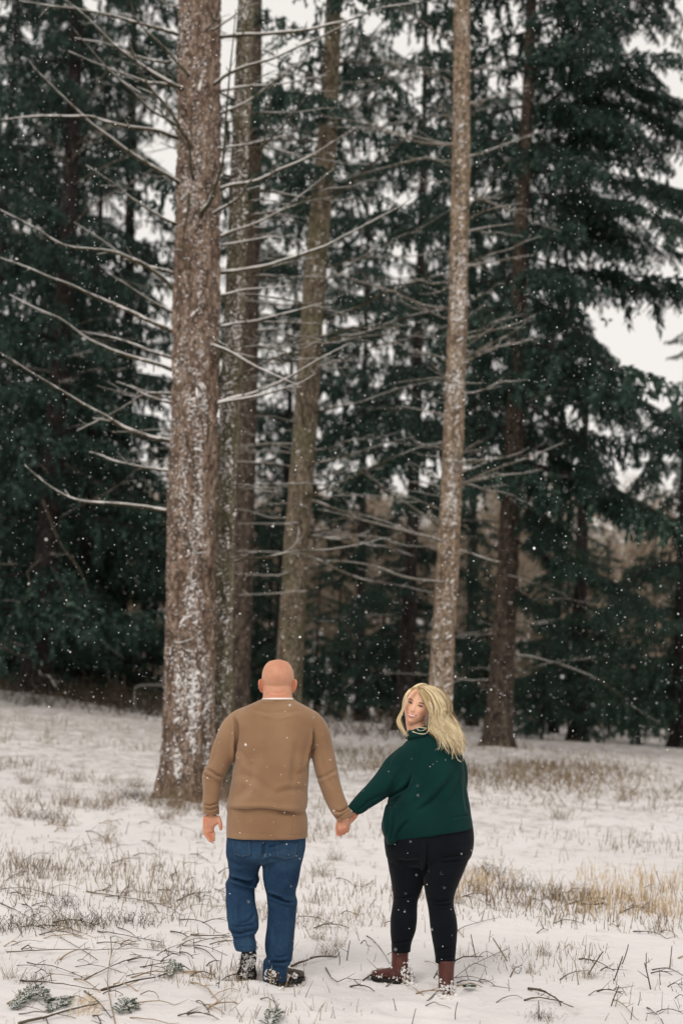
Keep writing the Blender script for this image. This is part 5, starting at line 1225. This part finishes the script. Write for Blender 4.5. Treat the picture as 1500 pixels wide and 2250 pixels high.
for (px, py, s, k) in ((1075,1925,1.0,3),(1130,1955,.8,3),(1205,1975,1.0,4),(1225,1980,.7,1),(1285,1975,.8,4),(1295,2150,.4,0),(1165,2140,.45,4),(1195,2100,.35,0),(1420,2000,.9,4),(1150,1990,.6,0),(1440,2050,.7,4),(1050,1960,.6,1),(1005,1985,.5,1),(1190,2240,.4,3),(1370,1760,1.,1),(1230,1800,1.,2)):
    put('weed_tuft', TUFT[k], px, py, g.uniform(0, 6), s, 'dry weed tuft poking through the snow right of the woman', 'weeds', 'dry weed tufts right of the woman')
for (px, py, s, k) in ((690,1985,.5,4),(735,1890,.6,1),(705,1925,.7,0),(745,2080,.5,4),(720,2100,.45,0),(700,2065,.4,0)):
    put('weed_tuft', TUFT[k], px, py, g.uniform(0, 6), s, 'dry weed tuft in the snow between the man and the woman', 'weeds', 'dry weed tufts between the couple')

def ground_path(pts, rad, mb, lift=.004, hump=0.0, col=.5, sides=5, n=None):
    pts = np.array(pts, float); n = n or max(6, int(np.hypot(*(pts[-1] - pts[0])) / 14)); q = resample(pts, n); P = np.array([hit(a, b) for a, b in q])
    P[:, 2] = zg(P[:, 0], P[:, 1]) + lift + hump * np.sin(np.linspace(0, np.pi, n)); P = jig(P, .0025, g); P[:, 2] = np.maximum(P[:, 2], zg(P[:, 0], P[:, 1]) - .002)
    mb.tube(P, np.linspace(rad, rad * .45, n), sides, 0, col); return P
def twig_thing(pts, rad, label, group=None, side=3, hump=.02, m=M_TWIG, name='fallen_twig', cat='twig', sl=.09, snow=True):
    mb = MB(); P = ground_path(pts, rad, mb, lift=rad * .8, hump=hump, col=g.uniform(.2, .7)); sm = MB()
    for k in range(side):
        i = g.integers(1, len(P)); d = P[i] - P[i - 1]; d = d / np.linalg.norm(d); dd = d * g.uniform(.3, 1) + np.array((g.normal(0, .5), g.normal(0, .5), g.uniform(0, .5))); dd /= np.linalg.norm(dd)
        l = sl * g.uniform(.3, 1.2); Q = P[i] + dd * l * np.linspace(0, 1, 4)[:, None]; Q[:, 2] = np.maximum(Q[:, 2], zg(Q[:, 0], Q[:, 1]) + .002); mb.tube(Q, np.linspace(rad * .5, .0008, 4), 4, 0, g.random())
    o = mb.obj(name, m, None, label=label, category=cat, group=group)
    if snow and rad > .0035:
        s = MB(); a = g.integers(0, max(1, len(P) // 3)); b = g.integers(len(P) * 2 // 3, len(P)); 
        if b - a > 2:
            s.tube(P[a:b] + np.array((0, 0, rad * .6)), np.full(b - a, rad * .6) * g.uniform(.4, 1.1, b - a), 5); s.obj('snow_cover', M_SNOWCAP, o)
    return o
T_ = [([(190,1960),(260,1975),(330,1990),(350,2008)], .008, 'dark straight twig with snow along it, highest of the twigs left of the man\'s knees'),
      ([(215,2048),(270,2062),(355,2070)], .006, 'brown twig across the snow level with the man\'s left shin'),
      ([(15,2093),(120,2094),(230,2095),(300,2090),(410,2097)], .0045, 'long thin level twig stretching from the left edge almost to the man\'s left foot'),
      ([(0,1985),(60,2020),(110,2052),(215,2110)], .005, 'long thin twig slanting down from the left edge through dead weeds'),
      ([(185,2155),(250,2128),(310,2108),(285,2100)], .0055, 'bent twig rising to the right in the lower left'),
      ([(45,2155),(130,2172),(220,2180)], .006, 'pale brown twig just above the green spruce frond in the lower left'),
      ([(222,2178),(280,2168),(330,2158),(372,2142)], .009, 'thick dark stick ending at a small green needle tuft'),
      ([(40,2252),(120,2238),(175,2225),(215,2207)], .010, 'thick reddish stick at the bottom left corner of the picture'),
      ([(60,2116),(110,2130),(160,2145),(185,2150)], .005, 'short twig with side shoots above the green frond'),
      ([(255,2255),(235,2170),(245,2100),(258,2065)], .004, 'long pale stalk standing up slantwise in the lower left'),
      ([(640,2126),(690,2114),(738,2104)], .010, 'thick snow-dusted stick lying behind the man\'s right heel'),
      ([(478,2161),(505,2152),(530,2147),(560,2140)], .006, 'dark twig beneath the man\'s lifted left foot'),
      ([(655,2015),(690,2022),(722,2028)], .004, 'thin twig right of the man\'s right shin'),
      ([(690,2040),(720,2038),(765,2040)], .007, 'dark snow-dusted twig midway between the man\'s and the woman\'s shins'),
      ([(715,2128),(735,2165),(765,2158),(790,2166)], .005, 'short crooked twig on the snow between the two pairs of feet'),
      ([(938,2200),(985,2165),(1045,2125),(1115,2085)], .0050, 'long thin twig slanting up to the right beside the woman\'s right boot'),
      ([(805,2057),(830,2088),(858,2120)], .004, 'thin twig leaning down to the woman\'s left boot'),
      ([(1003,2160),(1035,2161),(1062,2163)], .005, 'level brown twig just right of the woman\'s right boot'),
      ([(1050,2155),(1068,2163),(1088,2168)], .005, 'short black twig right of the woman\'s right boot'),
      ([(1160,2175),(1190,2188),(1222,2205),(1230,2212)], .010, 'thickest dark stick at the lower right, sloping down to the right'),
      ([(1150,2199),(1200,2203),(1258,2214)], .007, 'long dark stick crossing under the thickest stick at the lower right'),
      ([(1390,2048),(1430,2055),(1462,2062)], .006, 'brown twig on bare snow at the right, above the lower right stubble'),
      ([(1250,1988),(1290,1980),(1330,1975)], .007, 'flat pile twig at the right, uppermost of the dark debris'),
      ([(1275,1990),(1300,1995),(1335,1990)], .012, 'broad dark piece of debris lying at the right'),
      ([(1360,2006),(1395,2000),(1420,1996)], .008, 'dark twig right of the broad debris'),
      ([(1310,2181),(1340,2183),(1365,2187)], .005, 'dark crossed twig near the right lower corner'),
      ([(1345,2176),(1362,2178),(1376,2188)], .004, 'bent twig end beside the dark crossed twig near the right lower corner'),
      ([(1120,2148),(1130,2136),(1146,2130),(1140,2140)], .004, 'small forked twig above the thickest stick at the lower right'),
      ([(1170,1975),(1190,1990),(1213,2010)], .006, 'dark twig sloping down to the right below the golden grass'),
      ([(1025,1970),(1050,1982),(1085,1998)], .005, 'thin twig right of the woman\'s knee'),
      ([(1440,2225),(1470,2228),(1505,2230)], .004, 'thin twig reaching the right edge near the bottom'),
      ([(1420,2215),(1440,2235),(1455,2252)], .005, 'dark twig slanting out of the bottom right edge'),
      ([(120,1970),(60,1960),(0,1955)], .006, 'brown twig reaching the left edge beside dark weeds'),
      ([(375,2048),(400,2058),(415,2062)], .007, 'stubby snow-edged stick left of the man\'s left calf'),
      ([(420,2055),(460,2064),(505,2058)], .007, 'dark snow-dusted twig directly left of the man\'s left ankle'),
      ([(400,2078),(450,2088),(500,2100)], .004, 'thin twig running down to the man\'s left foot'),
      ([(855,2136),(880,2160),(930,2190)], .0055, 'yellow straw stalk lying across the snow in front of the woman\'s left boot'),
      ([(1000,2048),(1030,2040),(1095,2015)], .004, 'thin brown twig right of the woman\'s calf')]
for pts, r, lb in T_:
    r = r * .78
    twig_thing(pts, r, lb, m=M_PALE if 'straw' in lb or 'pale stalk' in lb else M_TWIG)
g = np.random.default_rng(88)
for k in range(190):
    left = g.random() < .74; px = g.uniform(0, 480) if left else g.uniform(560, 1500); py = 1760 + 480 * g.beta(1.2, 1.1) if left else 1930 + 310 * g.random()
    if 480 < px < 700 and py < 2170: continue
    L = g.uniform(20, 110) * (1 if left else .7) * (py - 1500) / 600; a = g.normal(.12, .45); dx, dy = L * math.cos(a), L * math.sin(a) * .55
    pts = [(px, py), (px + dx * .5 + g.normal(0, 1.6), py + dy * .5 + g.normal(0, 1.2)), (px + dx, py + dy)]
    twig_thing(pts, g.uniform(.0020, .0052), 'small dead twig lying on the snow left of the man' if left else 'small dead twig lying on the snow beside or beyond the woman',
               'small twigs scattered left of the man' if left else 'small twigs scattered right of the man', side=g.integers(0, 5), m=M_TWIG if g.random() < .75 else M_PALE, snow=False)
# standing broken stalks near the camera
def stalk_mesh(seed):
    g = np.random.default_rng(seed); mb = MB(); t = np.linspace(0, 1, 5)[:, None]; P = np.array((0, 0, -.02)) + np.array((g.normal(0, .2), g.normal(0, .2), 1)) * .14 * t + np.array((g.normal(0, .2), 0, 0)) * .14 * t ** 2
    mb.tube(P, np.linspace(.0038, .0028, 5), 5, 0, g.uniform(.2, .7)); 
    if seed % 2: mb.tube(P[2] + np.array((g.normal(0, .05), g.normal(0, .05), .03)) * np.linspace(0, 1, 3)[:, None], [.002, .0015, .001], 4, 0, .3)
    me = mb.mesh('stalk'); me.materials.append(M_TWIG if seed % 3 else M_STRAW); return me
ST = [stalk_mesh(k) for k in range(6)]
for (px, py, s) in ((1047,2105,1.1),(1073,2070,.6),(1365,2118,1.),(1328,2095,.5),(1347,2155,1.2),(1292,2140,1.2),(1418,2135,.9),(1450,2165,.7),(1470,2130,1.1),(1430,2175,1.2),(1342,2210,.9),(1182,2240,.8),(1118,2178,.5),(1400,2210,.6),(1483,2060,.7),(1450,1945,1.),(1118,2110,1.2),(1270,2165,.9),
                    (1385,2240,.7),(480,2170,.6),(428,2095,.7),(465,2185,.3),(330,2150,.8),(245,2100,.9),(118,2160,.8),(70,1920,1.),(105,1905,.9),(235,1960,.7),(440,1980,.8),(420,1975,.8),(400,1990,.7),(455,2020,.5),(385,2000,.5),(700,1990,.8),(610,2215,.6),(745,2120,.8),(760,2110,.9),(820,2115,.5),(810,1995,.7),
                    (870,2220,.6),(905,2250,.6),(685,2060,.7),(1090,1985,.7),(1230,2040,.6),(1175,2035,.6),(1000,2240,.7),(560,2240,.5)):
    put('broken_stalk', ST[int(g.integers(6))], px, py, g.uniform(0, 6), s, 'short broken plant stalk standing up out of the snow', 'stalk', 'broken stalks standing in the snow', tilt=(g.normal(0, .2), g.normal(0, .2)))
# spruce fronds dropped on the snow
def frond(pts_list, label, m=None, name='spruce_frond', sl=.055, nl=.011):
    """flat feathery spray: stems, side shoots, needles on both sides, a little snow on top"""
    mb = MB(); W2 = MB()
    def needled(P, nl):
        L = np.linalg.norm(np.diff(P, axis=0), axis=1).sum(); k = max(10, int(L * 2200)); u = g.uniform(0, 1, k); n = len(P); uu = np.linspace(0, 1, n)
        Q = np.stack([np.interp(u, uu, P[:, j]) for j in range(3)], 1); T = np.stack([np.interp(u, uu, np.gradient(P[:, j])) for j in range(3)], 1); T /= np.linalg.norm(T, axis=1)[:, None] + 1e-9
        S = np.cross(T, (0, 0, 1.)) * g.choice([-1, 1], k)[:, None]; D = T * .7 + S * g.uniform(.4, 1, k)[:, None] + np.array((0, 0, 1)) * g.normal(.15, .3, k)[:, None]
        V, F, C = leaves(Q, D, g.uniform(.7, 1.3, k) * nl, .0011, g, g.uniform(.2, 1, k)); mb.add(V, F, 0, C)
        s_ = g.random(k) < .13; V, F, C = leaves(Q[s_] + (0, 0, .003), D[s_], nl * .8, .0022, g, np.full(s_.sum(), .5)); mb.add(V, F, 1, C)
    for pts in pts_list:
        P = ground_path(pts, .0025, W2, lift=.012, hump=.02, col=.4); needled(P, nl); L = np.linalg.norm(np.diff(P, axis=0), axis=1).sum(); m_ = max(3, int(L / .020)); uu = np.linspace(0, 1, len(P))
        for q in range(m_):
            u = (q + .5) / m_; p = np.array([np.interp(u, uu, P[:, j]) for j in range(3)]); i_ = min(int(u * (len(P) - 1)), len(P) - 2); T = P[i_ + 1] - P[i_]; T /= np.linalg.norm(T)
            for sd_ in (-1, 1):
                S = np.cross(T, (0, 0, 1.)) * sd_; d = T * g.uniform(.6, .9) + S * g.uniform(.5, .9) + np.array((0, 0, g.uniform(-.08, .2))); d /= np.linalg.norm(d); l = sl * (1.05 - .7 * u) * g.uniform(.6, 1.2)
                Q = p + d * l * np.linspace(0, 1, 4)[:, None]; Q[:, 2] = np.maximum(Q[:, 2], zg(Q[:, 0], Q[:, 1]) + .004); W2.tube(Q, [.0014, .0012, .001, .0006], 3, 0, .4); needled(Q, nl)
    o = mb.obj(name, [m or M_FROND, M_SNOWCAP], None, smooth=False, label=label, category='spruce sprig'); W2.obj('stem', M_TWIG, o); return o
frond([[(25,2222),(50,2205),(80,2195),(105,2205),(112,2228)], [(60,2200),(85,2190),(100,2185)], [(100,2205),(130,2212),(158,2195)], [(110,2228),(135,2222),(150,2205)], [(40,2195),(75,2185),(90,2178)]], 'large green snow-dusted spruce frond at the bottom left')
frond([[(262,2232),(275,2218),(290,2212),(300,2222)], [(268,2225),(285,2225)]], 'small green spruce sprig right of the large frond at the bottom left')
frond([[(372,2150),(378,2132),(380,2115)], [(378,2140),(390,2130),(398,2138)]], 'small snowy needle tuft at the end of a thick dark stick'  , sl=.03)
frond([[(592,2260),(600,2240),(598,2225)], [(600,2245),(610,2235)]], 'small dark spruce sprig on the snow at the bottom edge below the man')
frond([[(1018,2172),(1030,2180),(1042,2172)]], 'tiny green sprig beside the long twig right of the woman\'s right boot'  , sl=.03)
# tan straw fan by the frond
mbx = MB()
for k in range(70):
    px = g.uniform(145, 215); py = g.uniform(2195, 2235); p = hit(px, py); t = np.linspace(0, 1, 4)[:, None]; d = np.array((g.normal(.25, .2), g.normal(.2, .3), .7)); mbx.tube(p + d * .12 * g.uniform(.5, 1.2) * t - np.array((0, 0, .04)) * t ** 2, [.0016, .0014, .001, .0006], 3, 0, g.random(), cap=False)
mbx.obj('straw_clump', M_GOLD, None, label='flattened tan straw clump beside the large green frond at the bottom left', category='grass clump')
# kicked-up snow crumbs round the feet
mbx = MB()
for (fx, fy, n, sp) in ((560,2128,120,16),(590,2165,60,14),(900,2158,50,10),(978,2190,60,12),(645,2165,25,10),(840,2156,30,10)):
    for k in range(n):
        p = hit(fx + g.normal(0, sp), fy + g.normal(0, sp * .45)); r = g.lognormal(-5.4, .5); add_blob(mbx, p + np.array((0, 0, r * .4)), (r, r * g.uniform(.7, 1.3), r * .8), None, 5, 3)
mbx.obj('snow_crumbs', M_SNOWCAP, kind='stuff')
# pale bent branch at the far left
pl = [(297,1562),(296,1535),(298,1512),(315,1506),(350,1506),(372,1512)]
mbx = MB(); mbx.tube(np.array([at(a, b, 28.5) for a, b in resample(np.array(pl, float), 18)]), .024, 8)
mbx.obj('bent_pole', M_POLE, None, label='pale grey bent pole before the dark trees, left of the nearest trunk', category='pole')
# dark low brush along the far edge on the left and centre
for k in range(12):
    px = g.choice([g.uniform(-60, 350), g.uniform(1130, 1500), g.uniform(680, 1080)], p=[.7, .12, .18]); Y = g.uniform(30, 40); x = float(at(px, 1560, Y)[0])
    o = link('brush_shrub', TUFT[3], None, label='low leafless brush at the far edge of the snowy clearing', category='shrub', group='brush along the far edge of the clearing'); s = g.uniform(4, 7.5); o.location = (x, Y, float(zg(x, Y)) - .03); o.scale = (s, s, s * .8); o.rotation_euler = (0, 0, g.uniform(0, 6))
for k in range(8):   # weeds round the foot of the nearest trunk
    a = g.uniform(-2.9, .1); r = g.uniform(.5, .85); o = link('weed_tuft', TUFT[int(g.integers(0, 4))], None, label='dead weed tuft growing round the foot of the nearest spruce trunk', category='weeds', group='weed tufts round the nearest trunk')
    x = C1[2, 0] + r * math.cos(a); y = C1[2, 1] + r * math.sin(a); s = g.uniform(.8, 1.3); o.location = (x, y, float(zg(x, y)) - .01); o.scale = (s, s, s); o.rotation_euler = (0, 0, g.uniform(0, 6))
# ------------------------------------------------------------------ falling snow
mbx = MB(); n = 14000
for k in range(n):
    Yd = 4.6 + 20 * g.beta(1.3, 1.7); px = g.uniform(-120, 1620); py = g.uniform(-100, 2200); p = at(px, py, Yd)
    if p[2] < zg(p[0], p[1]) + .05: continue
    r = g.lognormal(-6.25, .42) * (1 + .06 * max(0, Yd - 8)) * min(1, .35 + Yd / 12); V, T, Q = blob(p, (r, r * g.uniform(.6, 1.1), r * g.uniform(.7, 1.5)), np.linalg.qr(g.normal(0, 1, (3, 3)))[0], 4, 2)
    mbx.add(V, T)
mbx.obj('falling_snow', M_FLAKE, kind='stuff')
